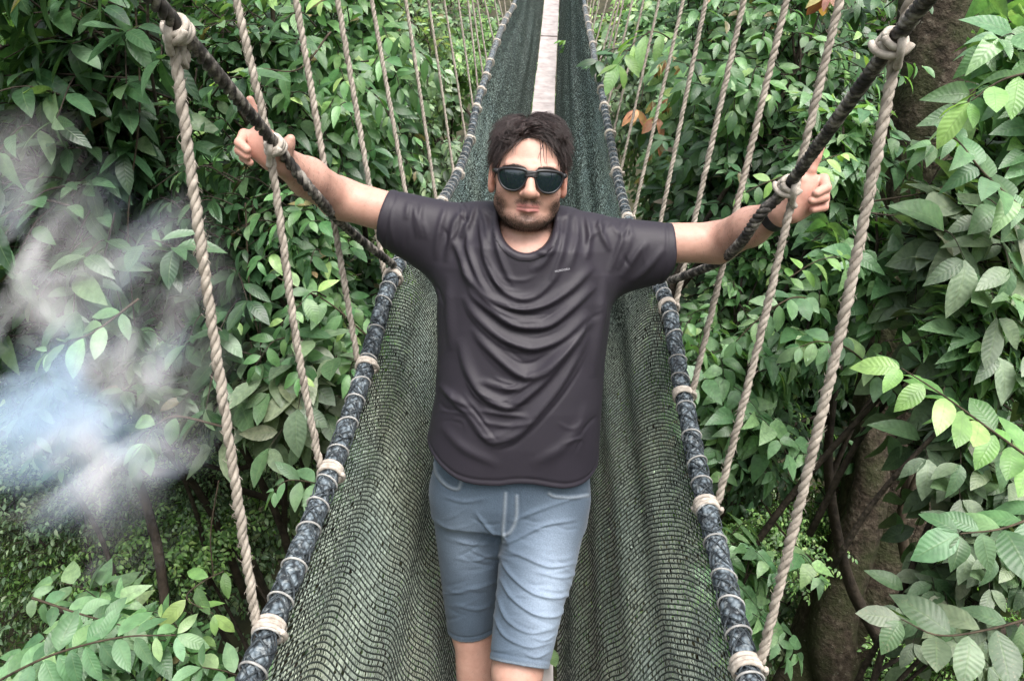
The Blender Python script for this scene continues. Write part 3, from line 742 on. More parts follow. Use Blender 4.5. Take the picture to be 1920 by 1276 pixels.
obj('collar', mesh('collar', CV, rm[cq], None, True, None, {'tint': np.tile([.024, .020, .028], (len(CV), 1))}, [SHIRT]), ts)
# small printed word on the chest, laid on the cloth
fc = bpy.data.curves.new('chest_print', 'FONT'); fc.body = 'HURDORA'; fc.size = .0064; fc.align_x = 'CENTER'; fc.space_character = 1.1
fo = bpy.data.objects.new('chest_print', fc); COL.objects.link(fo); bpy.context.view_layer.update()
fm = bpy.data.meshes.new_from_object(fo.evaluated_get(bpy.context.evaluated_depsgraph_get())); bpy.data.objects.remove(fo)
WHITE, nt_, b_ = mat('white_print'); b_.inputs['Base Color'].default_value = (.42, .41, .45, 1); b_.inputs['Roughness'].default_value = .6
fm.materials.append(WHITE)
co_ = np.zeros(len(fm.vertices) * 3, np.float32); fm.vertices.foreach_get('co', co_); co_ = co_.reshape(-1, 3)
from mathutils.bvhtree import BVHTree
bv = BVHTree.FromPolygons(SV.tolist(), SQ.tolist())
c0 = P(1054, 506, 1.60); ang = math.radians(10)
for v in co_:
    q = c0 + np.array([v[0] * math.cos(ang) - v[1] * math.sin(ang), 0, v[0] * math.sin(ang) + v[1] * math.cos(ang)])
    h = bv.ray_cast(mathutils.Vector((q[0], 1.3, q[2])), mathutils.Vector((0, 1, 0)))
    v[:] = (q[0], (h[0][1] if h[0] else 1.6) - .0012, q[2])
fm.vertices.foreach_set('co', co_.ravel()); fm.update()
obj('chest_print', fm, ts)

# --- denim shorts
G = Field(np.arange(-.22, .26, .0028), np.arange(1.34, 1.86, .0028), np.arange(.40, 1.06, .0028))
G.loft([(.80, .016, 1.685, .172, .118), (.86, .016, 1.680, .182, .126), (.93, .016, 1.676, .187, .128), (1.05, .017, 1.672, .186, .126)], k=.02, p=2.4)
hF = kF + np.array([.003, -.004, .022]); hB = np.array([-.062, 1.706, .468])
dF = nrm(hF - np.array([.103, 1.665, .84])); dB = nrm(hB - np.array([-.080, 1.69, .84]))
G.cap((.103, 1.665, .84), hF, .098, .0665, k=.035, cut=nrm(dF + np.array([0, -.10, -.25]))); G.cap((.108, 1.69, .78), hF * .35 + np.array([.108, 1.69, .78]) * .65, .092, .082, k=.03)
G.cap((-.080, 1.69, .84), hB, .098, .0665, k=.035, cut=nrm(dB + np.array([.18, 0, -.2])))
G.cap(hF - dF * .03, hF + dF * .05, .058, .058, k=.004, op='s'); G.cap(hB - dB * .03, hB + dB * .05, .058, .058, k=.004, op='s')
DV, DQ = G.net(2); del G
DN = vnorm(DV, DQ)
creases = [
 ([(940,1022),(970,1010),(1020,985),(1075,975)], .006, 7, 5), ([(950,1030),(985,1045),(1030,1062),(1080,1055)], .0065, 8, 5),
 ([(936,1045),(960,1080),(1000,1112),(1045,1120),(1080,1108)], .0075, 8, 5), ([(938,1085),(960,1120),(1000,1150),(1040,1155),(1062,1140)], .0075, 8, 5),
 ([(930,1110),(950,1160),(990,1185),(1035,1180)], .006, 8, 5), ([(925,1150),(945,1190),(990,1212),(1030,1205)], .006, 7, 5), ([(985,1225),(1005,1232),(1028,1222)], .005, 6, 4),
 ([(1000,1195),(1020,1200),(1040,1190)], .004, 5, 4), ([(1000,1070),(1050,1082),(1085,1075)], .004, 6, 5),
 ([(895,965),(915,990),(935,1010)], .005, 7, 5), ([(850,1010),(890,1020),(930,1018)], .004, 8, 6), ([(855,1045),(890,1050),(925,1040)], .0035, 8, 6), ([(870,1105),(900,1100),(930,1090)], .004, 8, 6), ([(860,1135),(895,1142),(925,1132)], .003, 8, 6),
 ([(965,975),(1000,960),(1040,945)], .004, 8, 6), ([(830,930),(870,940),(910,935)], .003, 8, 6), ([(1040,945),(1075,935),(1100,935)], .003, 6, 5)]
creases = [(a, b * .72, c * .55, d * .5) for a, b, c, d in creases]
fg = np.random.default_rng(9)
for i in range(60):
    cx, cy = ((fg.uniform(940, 1090), fg.uniform(960, 1235)) if i % 3 else (fg.uniform(830, 935), fg.uniform(940, 1160)))
    l = fg.uniform(25, 70); t_ = np.linspace(-.5, .5, 5)[:, None]; an = fg.normal(.1, .25)
    creases.append((np.array([cx, cy]) + t_ * l * np.array([math.cos(an), math.sin(an)]) + (.25 - t_ ** 2) * l * np.array([[0, fg.uniform(.1, .5)]]), fg.uniform(.0005, .0018) * fg.choice([1, -1]), fg.uniform(2.5, 5), fg.uniform(2, 4)))
D = fold_disp(DV, DN, creases)
DV = DV + DN * D[:, None]
px, py = proj(DV); vis = (DN * nrm(CAM - DV)).sum(1) > 0
seams = [[(948,925),(946,960),(943,1000),(944,1015)], [(814,868),(820,890),(835,908),(852,916),(862,912),(868,880)], [(1030,925),(1040,930),(1070,932),(1102,928)], [(969,930),(968,970),(958,995),(946,1003)]]
def linedist(pts, px, py):
    p = resamp(crom(np.array(pts, float), 60), 2.0); m = np.full(len(px), 99.)
    s = np.where((px > p[:, 0].min() - 15) & (px < p[:, 0].max() + 15) & (py > p[:, 1].min() - 15) & (py < p[:, 1].max() + 15))[0]
    m[s] = np.sqrt(((px[s][:, None] - p[None, :, 0]) ** 2 + (py[s][:, None] - p[None, :, 1]) ** 2).min(1)); return m
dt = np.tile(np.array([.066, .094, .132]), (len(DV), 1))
w = np.zeros(len(DV))                                # worn thighs, with the front leg's light and back leg's shade painted in
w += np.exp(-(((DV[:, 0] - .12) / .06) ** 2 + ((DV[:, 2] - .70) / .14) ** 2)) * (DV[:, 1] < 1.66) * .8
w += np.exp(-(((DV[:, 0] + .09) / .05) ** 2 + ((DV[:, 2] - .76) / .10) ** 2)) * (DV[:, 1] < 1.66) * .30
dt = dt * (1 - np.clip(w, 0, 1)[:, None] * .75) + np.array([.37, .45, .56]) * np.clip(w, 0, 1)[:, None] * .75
for s_ in seams:
    m = linedist(s_, px, py); q = np.exp(-(m / 3.0) ** 2) * vis; DV = DV + DN * (q * .0022)[:, None]; dt = dt * (1 - .4 * q[:, None]) + np.array([.38, .42, .46]) * .4 * q[:, None]
    q = np.exp(-((m - 5) / 2.5) ** 2) * vis * (m < 12); DV = DV - DN * (q * .0014)[:, None]
for h_, d_ in ((hF, nrm(dF + np.array([0, -.10, -.25]))), (hB, nrm(dB + np.array([.18, 0, -.2])))):
    q = (DV - h_) @ d_; near = np.linalg.norm(DV - h_, axis=1) < .11
    e = np.exp(-((q + .017) / .003) ** 2) * near; DV = DV - DN * (e * .0022)[:, None]
    e2 = np.exp(-((q + .003) / .003) ** 2) * near; dt = dt * (1 - .3 * e2[:, None]) + np.array([.36, .42, .48]) * .3 * e2[:, None]
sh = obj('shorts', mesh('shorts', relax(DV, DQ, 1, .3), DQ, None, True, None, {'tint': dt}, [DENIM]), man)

# --- shoes (below the picture's edge)
SHOE = simple('shoe_canvas', (.03, .03, .035), (.06, .06, .065), 60, .8)
for a, zf in ((aF, .062), (aB, .115)):
    G = Field(np.arange(a[0] - .08, a[0] + .08, .005), np.arange(a[1] - .22, a[1] + .12, .005), np.arange(zf - .03, zf + .14, .005))
    G.cap((a[0], a[1] + .035, zf + .034), (a[0], a[1] - .13, zf + .026), .044, .040, k=.03); G.cap((a[0], a[1] + .01, zf + .03), (a[0], a[1], zf + .10), .045, .044, k=.03)
    G.add(lambda x, y, z: (z - zf) + 0 * x + 0 * y, (a[0] - .1, a[1] - .3, zf - .05), (a[0] + .1, a[1] + .2, zf + .05), .003, 's')
    V, Q = G.net(2); obj('shoe', mesh('shoe', V, Q, None, True, None, None, [SHOE]), man)

# --- wristband
BAND, nt_, b_ = mat('black_band'); b_.inputs['Base Color'].default_value = (.012, .012, .014, 1); b_.inputs['Roughness'].default_value = .5
ax = nrm(wrR - elR); c = wrR - ax * .013; n1 = nrm(np.cross(ax, [0, 0, 1.])); n2 = np.cross(ax, n1)
a = np.linspace(0, 2 * np.pi, 41); prof = [(-.010, .0310), (-.010, .0345), (.010, .0325), (.010, .0290)]
V = np.concatenate([c + ax * o + (np.cos(a)[:, None] * n1 + np.sin(a)[:, None] * n2) * r for o, r in prof]); m_ = len(a)
Q = [(j * m_ + i, j * m_ + i + 1, ((j + 1) % 4) * m_ + i + 1, ((j + 1) % 4) * m_ + i) for j in range(4) for i in range(m_ - 1)]
obj('wristband', mesh('wristband', V, Q, None, False, None, None, [BAND]), man)

# --- sunglasses
FRAME, nt_, b_ = mat('glasses_frame'); b_.inputs['Base Color'].default_value = (.012, .011, .013, 1); b_.inputs['Roughness'].default_value = .38
LENS, nt_, b_ = mat('glasses_lens'); b_.inputs['Base Color'].default_value = (.004, .008, .014, 1); b_.inputs['Roughness'].default_value = .06; b_.inputs['Specular IOR Level'].default_value = .75
b_.inputs['Coat Weight'].default_value = 1.0; b_.inputs['Coat Roughness'].default_value = .05; b_.inputs['Coat Tint'].default_value = (.75, .88, 1, 1)
lensO = np.array([1.15, 1.04]) * np.array([(.0085, .011), (.012, .0165), (.022, .0185), (.036, .0185), (.050, .0165), (.0555, .012), (.0555, .002), (.051, -.009), (.043, -.0165), (.033, -.019), (.023, -.017), (.0155, -.010), (.0105, .001)])
def gl(x, z, t): return hd(x, .0995 - 3.9 * x * x - t, z - .0025)
def closed(p, n):
    q = crom(np.concatenate([p[-2:], p, p[:3]]), (len(p) + 5) * 12); i0 = 2 * 12; return resamp(np.concatenate([p, p[:1]]), .002) if n == 0 else None
def smooth_closed(p, n=64):
    m = len(p); u = np.linspace(0, m, n, endpoint=False); i = u.astype(int); t = (u - i)[:, None]
    a, b, c, d = p[(i - 1) % m], p[i % m], p[(i + 1) % m], p[(i + 2) % m]
    return .5 * ((2 * b) + (c - a) * t + (2 * a - 5 * b + 4 * c - d) * t ** 2 + (3 * b - a - 3 * c + d) * t ** 3)
ln = smooth_closed(lensO); cen = ln.mean(0)
mbF = MB(); mbs = []
for s in (-1, 1):
    out = cen + (ln - cen) * np.array([1.17, 1.26]); out[:, 1] += .0014
    rings = [(out, .0035), (out, -.001), (out * .0 + cen + (ln - cen) * 1.06, -.002), (ln, 0.0), (ln, .0035)]
    V = np.concatenate([[gl(s * q[0], q[1], t) for q in r] for r, t in rings]); m_ = 64
    Q = [(j * m_ + i, j * m_ + (i + 1) % m_, ((j + 1) % 5) * m_ + (i + 1) % m_, ((j + 1) % 5) * m_ + i) for j in range(5) for i in range(m_)]
    mbF.add(V, Q)
    l = MB(); rr = np.linspace(0, 1, 7); V = [gl(s * cen[0], cen[1], -.0008)]
    for r in rr[1:]: V += [gl(s * q[0], q[1], .001 - .0018 * (1 - r * r)) for q in cen + (ln - cen) * r * 1.02]
    T = [(0, 1 + i, 1 + (i + 1) % m_) for i in range(m_)]; Q = [(1 + j * m_ + i, 1 + (j + 1) * m_ + i, 1 + (j + 1) * m_ + (i + 1) % m_, 1 + j * m_ + (i + 1) % m_) for j in range(5) for i in range(m_)]
    l.add(np.array(V), Q, T); mbs.append(l)
    V, Q, T, uv = tube([gl(s * .066, .0125, .002), hd(s * .0725, .066, .0115), hd(s * .0755, .03, .010), hd(s * .079, -.008, .008), hd(s * .078, -.03, -.005)], [.0062, .005, .0034, .003, .0024], 8); mbF.add(V, Q, T, uv)
for z in (.0165, .0135, .0105, .008):
    V, Q, T, uv = tube([gl(x, z - 3.0 * x * x + .0015, .0008) for x in np.linspace(-.0125, .0125, 7)], .0030, 8); mbF.add(V, Q, T, uv)
gsh = obj('sunglasses', mbF.mesh('sunglasses', [FRAME]), man)
for l in mbs: obj('lens', l.mesh('lens', [LENS]), gsh)
# --- eyebrows
HAIR, nt_, b_ = mat('dark_hair'); at = nt_.nodes.new('ShaderNodeAttribute'); at.attribute_name = 'tint'; nt_.links.new(at.outputs[0], b_.inputs['Base Color'])
b_.inputs['Roughness'].default_value = .42; b_.inputs['Specular IOR Level'].default_value = .45
bvb = BVHTree.FromPolygons(BV.tolist(), BQ.tolist())
def onhead(x, u, lift=.0):
    o = hd(x, .25, u); d = -(RH @ np.array([0, -1., 0])); h = bvb.ray_cast(mathutils.Vector(o), mathutils.Vector(d))
    return np.array(h[0]) - d * lift if h[0] else hd(x, .07, u)
hg = np.random.default_rng(11)
for s in (-1, 1):
    mb = MB()
    for i in range(420):
        t = hg.uniform(0, 1); x = s * (.010 + .044 * t); u = .0190 + .0055 * math.sin(t * 2.6) - .003 * t + hg.normal(0, .0021)
        a_ = onhead(x, u, .0008); b2 = onhead(x + s * .007, u + .003 * (1 - 1.6 * t), .0016)
        V, Q, T, uv = tube([a_, (a_ + b2) / 2 + [0, -.0008, 0], b2], [.00032, .0003, .0001], 3, False); mb.add(V, Q, None, uv, (.025, .017, .014))
    obj('eyebrow', mb.mesh('eyebrow', [HAIR], True, True), man)
# --- stubble: short hairs rooted in the skin where the beard grows
mb = MB(); wt = bd / bd.sum(); ids = hg.choice(len(BV), 9000, p=wt)
for i in ids:
    p0 = BV[i] + hg.normal(0, .0007, 3) * [1, .3, 1]; n0 = BN[i]; l = hg.uniform(.0018, .0040)
    dd = nrm(n0 * .5 + np.array([hg.normal(0, .3), 0, -1.0 + hg.normal(0, .2)])); dd = dd - n0 * min(0, dd @ n0 - .25)
    s1 = nrm(np.cross(dd, n0)); r = hg.uniform(.00014, .00026)
    V = np.array([p0 - s1 * r, p0 + s1 * r, p0 + n0 * r * 1.4, p0 + dd * l]); mb.add(V, None, [(0, 2, 3), (2, 1, 3), (1, 0, 3)], None, np.array([.022, .016, .014]) * hg.uniform(.6, 1.7))
obj('beard', mb.mesh('beard', [HAIR], True, True), man)
# --- fine dark hairs on the forearms and shins
mb = MB(); ok = ((BV[:, 2] > 1.35) & ((BV[:, 0] < slL_x) & (BV[:, 0] > wrL[0] + .02) | (BV[:, 0] > slR_x) & (BV[:, 0] < wrR[0] - .03))) | ((BV[:, 2] > .2) & (BV[:, 2] < .6) & (np.abs(BV[:, 0]) < .15))
ids = np.where(ok)[0]; ids = ids[hg.integers(0, len(ids), 2600)]
for i in ids:
    n0 = BN[i]; p0 = BV[i]; l = hg.uniform(.006, .014); dd = nrm(n0 * .35 + hg.normal(0, .35, 3) + np.array([np.sign(p0[0]) * .5, 0, -.6])); dd = dd - n0 * min(0, dd @ n0 - .15)
    s1 = nrm(np.cross(dd, n0)); r = .00012
    V = np.array([p0 - s1 * r, p0 + s1 * r, p0 + n0 * r * 1.4, p0 + dd * l]); mb.add(V, None, [(0, 2, 3), (2, 1, 3), (1, 0, 3)], None, (.035, .024, .02))
obj('body_hair', mb.mesh('body_hair', [HAIR], True, True), man)
# --- hair: a close cap under many tapering wavy strands
mb = MB()
def scalp(az, el, r=1.0):
    """point on the skull: az 0 = front, el from -90 to 90"""
    d = np.array([math.sin(az) * math.cos(el), math.cos(az) * math.cos(el), math.sin(el)])
    return np.array([0, -.016, .028]) + d * np.array([.0722, .0905, .0880]) * r, d
def hairline(az):
    a = abs((az + math.pi) % (2 * math.pi) - math.pi)       # lower edge of the hair by azimuth
    return np.interp(a, [0, .35, .62, .80, 1.0, 1.25, 1.45, 1.75, 2.2, 3.15], [.66, .62, .50, .20, -.05, -.28, -.42, -.15, -.60, -.75])
nA, nE = 72, 20; V = []
for i in range(nA):
    az = i / nA * 2 * math.pi; e0 = hairline(az)
    for j in range(nE + 1):
        el = e0 + (math.pi / 2 - e0) * j / nE
        p, d = scalp(az, el, 1.0 + .045 * min(1, j / 4)); V.append(hd(p[0], p[1], p[2]))
Q = [(i * (nE + 1) + j, ((i + 1) % nA) * (nE + 1) + j, ((i + 1) % nA) * (nE + 1) + j + 1, i * (nE + 1) + j + 1) for i in range(nA) for j in range(nE)]
mb.add(np.array(V), Q, None, None, (.014, .010, .010))
whorl = np.array([.012, -.05, .115])
for i in range(7000):
    az = hg.uniform(-math.pi, math.pi); e0 = hairline(az)
    el = e0 + (math.pi / 2 - e0) * hg.random() ** .8 * .98
    p, d = scalp(az, el, 1.03)
    front = math.cos(az); a_ = abs(az)
    top = max(0, math.sin(el))
    # comb direction: up and back from the brow with a loose wave, downwards at the sides
    fl = np.array([d[0] * 1.0 + .35 * (p[0] + .01) / .07, front * .5 - .15, -.1 - .9 * (1 - top)])
    if top > .55: fl = np.array([.9 * np.sign(p[0] + .012) * (.4 + hg.random()), .55 * hg.normal(.6, .7), .25])
    fl = fl - d * (fl @ d); fl = fl / (np.linalg.norm(fl) + 1e-6)
    L = (.026 + .026 * top) * hg.uniform(.7, 1.3); lift = (.0025 + .013 * top) * hg.uniform(.4, 1.2)
    n = 8; s = np.linspace(0, 1, n)[:, None]; sd = np.cross(d, fl); cw = hg.normal(0, .003 + .004 * top) + .003 * math.sin(p[0] * 90 + p[1] * 60)
    q = p + fl * L * s + d * (lift * np.sin(s * math.pi * .62)) + sd * (np.sin(s * 3.6 + hg.uniform(0, 1) + p[0] * 70) * cw) - np.array([0, 0, 1]) * (s ** 2 * .010)
    q = np.array([hd(*k) for k in q]); r0 = hg.uniform(.00045, .00095)
    c = np.array([.034, .023, .022]) * hg.uniform(.4, 2.0)
    V, Q, T, uv = tube(q, r0 * np.linspace(1, .25, n), 4, False); mb.add(V, Q, None, uv, c)
# bigger curls on the crown and a few wet wisps on the forehead
for cx, cz, cr in ((-.030, .104, .015), (.004, .108, .014), (.034, .102, .014), (-.050, .088, .012), (.053, .086, .012), (-.010, .098, .013), (.022, .094, .012)):
    for i in range(110):
        a0 = hg.uniform(0, 6.3); a = np.linspace(a0, a0 + hg.uniform(2.2, 4.2), 12); rr_ = cr * hg.uniform(.6, 1.15); o = hg.normal(0, .004, 3)
        q = np.array([hd(cx + o[0] + math.cos(t) * rr_ * 1.2, .040 + o[1] + .020 * math.sin(t * .7 + cx * 40), cz + o[2] - .006 + math.sin(t) * rr_ * .8) for t in a])
        V, Q, T, uv = tube(q, hg.uniform(.0004, .0008) * np.linspace(1, .3, 12), 4, False); mb.add(V, Q, None, uv, np.array([.040, .027, .026]) * hg.uniform(.4, 1.9))
for x0, x1, z1 in ((.012, .022, .028), (.016, .030, .034), (.020, .014, .040), (.024, .034, .030), (-.028, -.044, .052), (-.034, -.052, .040), (.050, .060, .030), (.054, .062, .022), (-.054, -.062, .030), (-.058, -.064, .012), (.060, .066, .012), (-.02, -.034, .06), (.034, .046, .045)):
    q = [onhead(x0 + (x1 - x0) * t ** 1.4 + .002 * math.sin(t * 5), .088 + (z1 - .088) * t, .0014) for t in np.linspace(0, 1, 10)]
    V, Q, T, uv = tube(q, np.linspace(.0009, .0003, 10), 4, False); mb.add(V, Q, None, uv, (.018, .012, .011))
obj('hair', mb.mesh('hair', [HAIR], True, True), man)

# ================================================================== forest
SHAPES = {                                                # half width along the leaf, 0..1
 'ellip': ([0, .12, .3, .5, .7, .86, .95, 1], [.03, .55, .92, 1, .84, .46, .17, .0]),
 'heart': ([0, .08, .22, .4, .6, .8, .94, 1], [.18, .86, 1.02, .96, .76, .42, .14, .0]),
 'lance': ([0, .12, .3, .5, .7, .86, .95, 1], [.03, .50, .88, 1, .88, .5, .2, .0])}
def leaves(base, d, n, L, Wd, shape='ellip', droop=.35, fold=.25, seg=6, col=None, seed=0):
    """many leaves at once: base, direction, normal, length, half width; every blade is folded, curled and slightly twisted"""
    g = np.random.default_rng(seed); k = len(base); d = nrm(d); n = nrm(n - d * (n * d).sum(1, keepdims=True)); s = np.cross(d, n)
    t = np.linspace(0, 1, seg + 1); w = np.interp(t, *SHAPES[shape])
    L = np.broadcast_to(L, (k,)); Wd = np.broadcast_to(Wd, (k,)); dr = droop * g.uniform(.3, 1.7, k); fo = fold * g.uniform(.2, 1.6, k)
    tw = g.normal(0, .35, k); wv = g.normal(0, .05, (k, 1)); ph = g.uniform(0, 6, (k, 1))
    rows = []
    for side in (-1, 0, 1):
        c = base[:, None] + d[:, None] * (t[None, :, None] * L[:, None, None]) - n[:, None] * (dr[:, None] * L[:, None] * t[None] ** 2)[..., None]
        a = tw[:, None] * t[None]
        sv = s[:, None] * np.cos(a)[..., None] + n[:, None] * np.sin(a)[..., None]
        hw = w[None] * Wd[:, None]
        c = c + sv * (side * hw)[..., None] + n[:, None] * (abs(side) * (fo[:, None] * hw + wv * hw * np.sin(t[None] * 9 + ph + side)))[..., None]
        rows.append(c)
    V = np.stack(rows, 2).reshape(-1, 3)                    # k, seg+1, 3
    i = np.arange(k)[:, None, None] * (seg + 1) * 3 + np.arange(seg)[None, :, None] * 3 + np.array([0, 1])[None, None]
    Q = np.stack([i, i + 1, i + 4, i + 3], -1).reshape(-1, 4)
    uv = np.stack(np.broadcast_arrays(np.array([-1, 0, 1.])[None, None], t[None, :, None], ), -1)
    uv = np.broadcast_to(uv, (k, seg + 1, 3, 2)).reshape(-1, 2)
    C = np.repeat(np.broadcast_to(col, (k, 3)), (seg + 1) * 3, 0)
    return V, Q, uv, C
PAL = {
 'dark':  [((.018, .050, .018), 5), ((.026, .070, .026), 5), ((.040, .095, .036), 3), ((.075, .135, .060), 1), ((.09, .075, .035), .12)],
 'mid':   [((.030, .085, .024), 4), ((.048, .120, .032), 5), ((.075, .160, .045), 3), ((.15, .24, .06), .8), ((.13, .10, .04), .12)],
 'pale':  [((.045, .110, .042), 4), ((.070, .150, .060), 5), ((.095, .180, .075), 3), ((.13, .22, .08), 1)],
 'lime':  [((.085, .19, .035), 4), ((.13, .26, .05), 4), ((.20, .33, .07), 2), ((.05, .12, .03), 2)],
 'dusty': [((.050, .082, .040), 5), ((.072, .105, .056), 5), ((.040, .085, .032), 3), ((.105, .125, .075), 1)],
 'flush': [((.30, .10, .045), 3), ((.36, .17, .06), 3), ((.28, .22, .07), 3), ((.22, .06, .04), 1)],
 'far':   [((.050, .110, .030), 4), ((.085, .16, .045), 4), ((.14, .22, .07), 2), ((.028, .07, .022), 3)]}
def pick(pal, k, g):
    c = np.array([q[0] for q in PAL[pal]]); p = np.array([q[1] for q in PAL[pal]], float); p /= p.sum()
    c = (2.5 if pal == 'far' else 1.7 if pal == 'lime' else 1.5 if pal == 'flush' else 2.1) * c; k_ = .5 if pal == 'far' else .24  # far leaves lightened most: light from above put into their colour
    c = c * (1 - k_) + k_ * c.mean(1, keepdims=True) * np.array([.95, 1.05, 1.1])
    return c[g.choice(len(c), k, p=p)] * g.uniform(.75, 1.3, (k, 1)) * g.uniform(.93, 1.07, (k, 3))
def spray(twig, L, g, arr, pal, shape, ratio=.2, start=.25, gap=.42, front=np.array([0, -1, .25]), droop=.35, seg=6):
    """leaves along one twig (alternate, opposite) or in a whorl at its tip"""
    p = resamp(twig, L * gap); t = nrm(np.gradient(p, axis=0)); k = len(p)
    b, d, n, l = [], [], [], []
    i0 = int(k * start)
    for i in range(i0, k):
        e = (i - i0) / max(1, k - 1 - i0); sz = L * (.72 + .45 * math.sin(math.pi * min(1, e * .9 + .1))) * g.uniform(.8, 1.15)
        up = nrm(np.array([0, 0, .75]) + front * .75 + g.normal(0, .28, 3)); sd = nrm(np.cross(t[i], up))
        sides = (1, -1) if arr == 'opp' else ((1 if i % 2 else -1),)
        for s_ in sides:
            q = nrm(t[i] * .55 + sd * s_ * .95 + np.array([0, 0, -.28]) + g.normal(0, .14, 3))
            b.append(p[i] + q * L * .06); d.append(q); n.append(up); l.append(sz)
    if arr == 'whorl' or True:
        m = g.integers(4, 7) if arr == 'whorl' else 1
        for j in range(m):
            a = j / m * 6.283 + g.uniform(0, .6); ax = t[-1]; u = nrm(np.cross(ax, [.3, .2, 1.])); v = np.cross(ax, u)
            q = nrm(ax * (.55 if m > 1 else 1) + (u * math.cos(a) + v * math.sin(a)) * (.8 if m > 1 else .1) + np.array([0, 0, -.35]))
            up = nrm(np.array([0, 0, .7]) + front * .7 + q * .1 + g.normal(0, .25, 3))
            b.append(p[-1] + q * .004); d.append(q); n.append(up); l.append(L * g.uniform(.85, 1.2))
    l = np.array(l); k = len(l)
    return leaves(np.array(b), np.array(d), np.array(n), l, l * ratio * g.uniform(.85, 1.15, k), shape, droop, .25, seg, pick(pal, k, g), int(g.integers(1e9)))
def plant_template(seed, rad, ntw, L, arr, pal, shape='ellip', ratio=.21, gap=.42, trunk=2.0, lm=None, flush=0, seg=6, rt=.017, droop=.35, tl=.5):
    """trunk and limbs, then twigs with leaves filling an uneven crown of radii rad; returns (wood mesh, crown mesh)"""
    g = np.random.default_rng(seed); wood = MB(); crown = MB(); rad = np.array(rad, float)
    lobes = [(g.normal(0, .42, 3) * rad, g.uniform(.45, .8)) for _ in range(7)]
    lean = g.normal(0, .12, 2)
    tr = crom([(lean[0] * 1.6 * trunk, .40 * trunk, -trunk - rad[2] * .4), (lean[0] * 1.3 * trunk, .30 * trunk, -trunk * .75), (lean[0] * .7 * trunk + .04, .15 * trunk, -trunk * .42), (0, 0, -rad[2] * .35), (.05 * rad[0], 0, rad[2] * .3)], 14)
    V, Q, T, uv = tube(tr, np.linspace(rt * 1.5, rt * .5, 14), 8); wood.add(V, Q, T, uv)
    limbs = []
    for c, s in lobes:
        a = tr[g.integers(8, 13)]; q = crom([a, a * .5 + c * .5 + g.normal(0, .06, 3), c], 8); limbs.append(q)
        V, Q, T, uv = tube(q, np.linspace(rt * .5, rt * .2, 8), 6); wood.add(V, Q, T, uv)
    for i in range(ntw):
        c, s = lobes[g.integers(len(lobes))]; lq = limbs[g.integers(len(limbs))]
        v = nrm(g.normal(0, 1, 3)); r_ = g.random() ** .45
        end = c + v * rad * s * r_
        out = nrm(end / rad + np.array([0, -.5, 0])); 
        ln = tl * rad.mean() * g.uniform(.6, 1.2)
        st = end - out * ln * np.array([1, 1, .7]) + g.normal(0, .05, 3)
        tw = crom([st, (st + end) / 2 + np.array([0, 0, .10 * ln]), end - np.array([0, 0, .12 * ln])], 9)
        V, Q, T, uv = tube(tw, np.linspace(.0058, .0022, 9) * (rt / .022) ** .5, 4, False); wood.add(V, Q, None, uv)
        pl = pal
        fr = nrm(np.array([0, -.8, .2]) + out * .5)
        V, Q, uv, C = spray(tw, L, g, arr, pl, shape, ratio, .15, gap, fr, droop, seg); crown.add(V, Q, None, uv, C)
        if flush and i < flush:
            tip = tw[-1]; m = int(g.integers(3, 7)); q = nrm(np.stack([g.normal(0, .45, m), g.normal(-.15, .4, m), -np.ones(m)], 1))
            V, Q, uv, C = leaves(np.repeat(tip[None], m, 0), q, np.stack([g.normal(0, .4, m), -np.ones(m), np.full(m, .2)], 1), L * g.uniform(.7, 1.05, m), L * .17, 'lance', .1, .3, seg, pick('flush', m, g), int(g.integers(1e9)))
            crown.add(V, Q, None, uv, C)
    return wood.mesh('trunk', [BARK]), crown.mesh('crown', [lm or LEAF], True, True)
TPL = {}
def tpl(name, *a, **k): TPL[name] = plant_template(*a, **k)
tpl('whorl_a', 21, (.62, .5, .60), 64, .142, 'whorl', 'dark', 'ellip', .19, .5, tl=.7)
tpl('whorl_b', 22, (.55, .5, .66), 62, .150, 'whorl', 'dark', 'ellip', .20, .5, tl=.7)
tpl('glossy_a', 23, (.62, .5, .58), 86, .122, 'alt', 'dark', 'ellip', .22, tl=.7)
tpl('glossy_b', 24, (.60, .5, .62), 94, .112, 'alt', 'mid', 'ellip', .23, tl=.7)
tpl('pinnate_a', 25, (.60, .5, .60), 62, .19, 'opp', 'pale', 'heart', .26, .6, tl=.9)
tpl('pinnate_b', 26, (.58, .5, .62), 62, .20, 'opp', 'pale', 'heart', .27, .6, tl=.9)
tpl('dusty_a', 27, (.55, .5, .58), 58, .23, 'alt', 'dusty', 'ellip', .26, .45, lm=LEAF_DULL, tl=.9)
tpl('flush_a', 28, (.62, .5, .60), 92, .122, 'alt', 'mid', 'ellip', .22, flush=12, tl=.7)
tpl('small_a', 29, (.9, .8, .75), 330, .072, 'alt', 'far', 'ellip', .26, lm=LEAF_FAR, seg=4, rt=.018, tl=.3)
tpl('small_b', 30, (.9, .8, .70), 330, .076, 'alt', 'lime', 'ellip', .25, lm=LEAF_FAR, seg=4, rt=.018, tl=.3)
tpl('mid_a', 31, (.9, .8, .85), 250, .112, 'alt', 'mid', 'ellip', .24, seg=4, rt=.03, tl=.36)
tpl('mid_b', 32, (.9, .8, .85), 240, .125, 'whorl', 'dark', 'ellip', .21, .55, seg=4, rt=.03, tl=.36)
tpl('mid_c', 33, (.9, .8, .80), 270, .10, 'alt', 'far', 'ellip', .25, seg=4, rt=.03, tl=.36, flush=6)
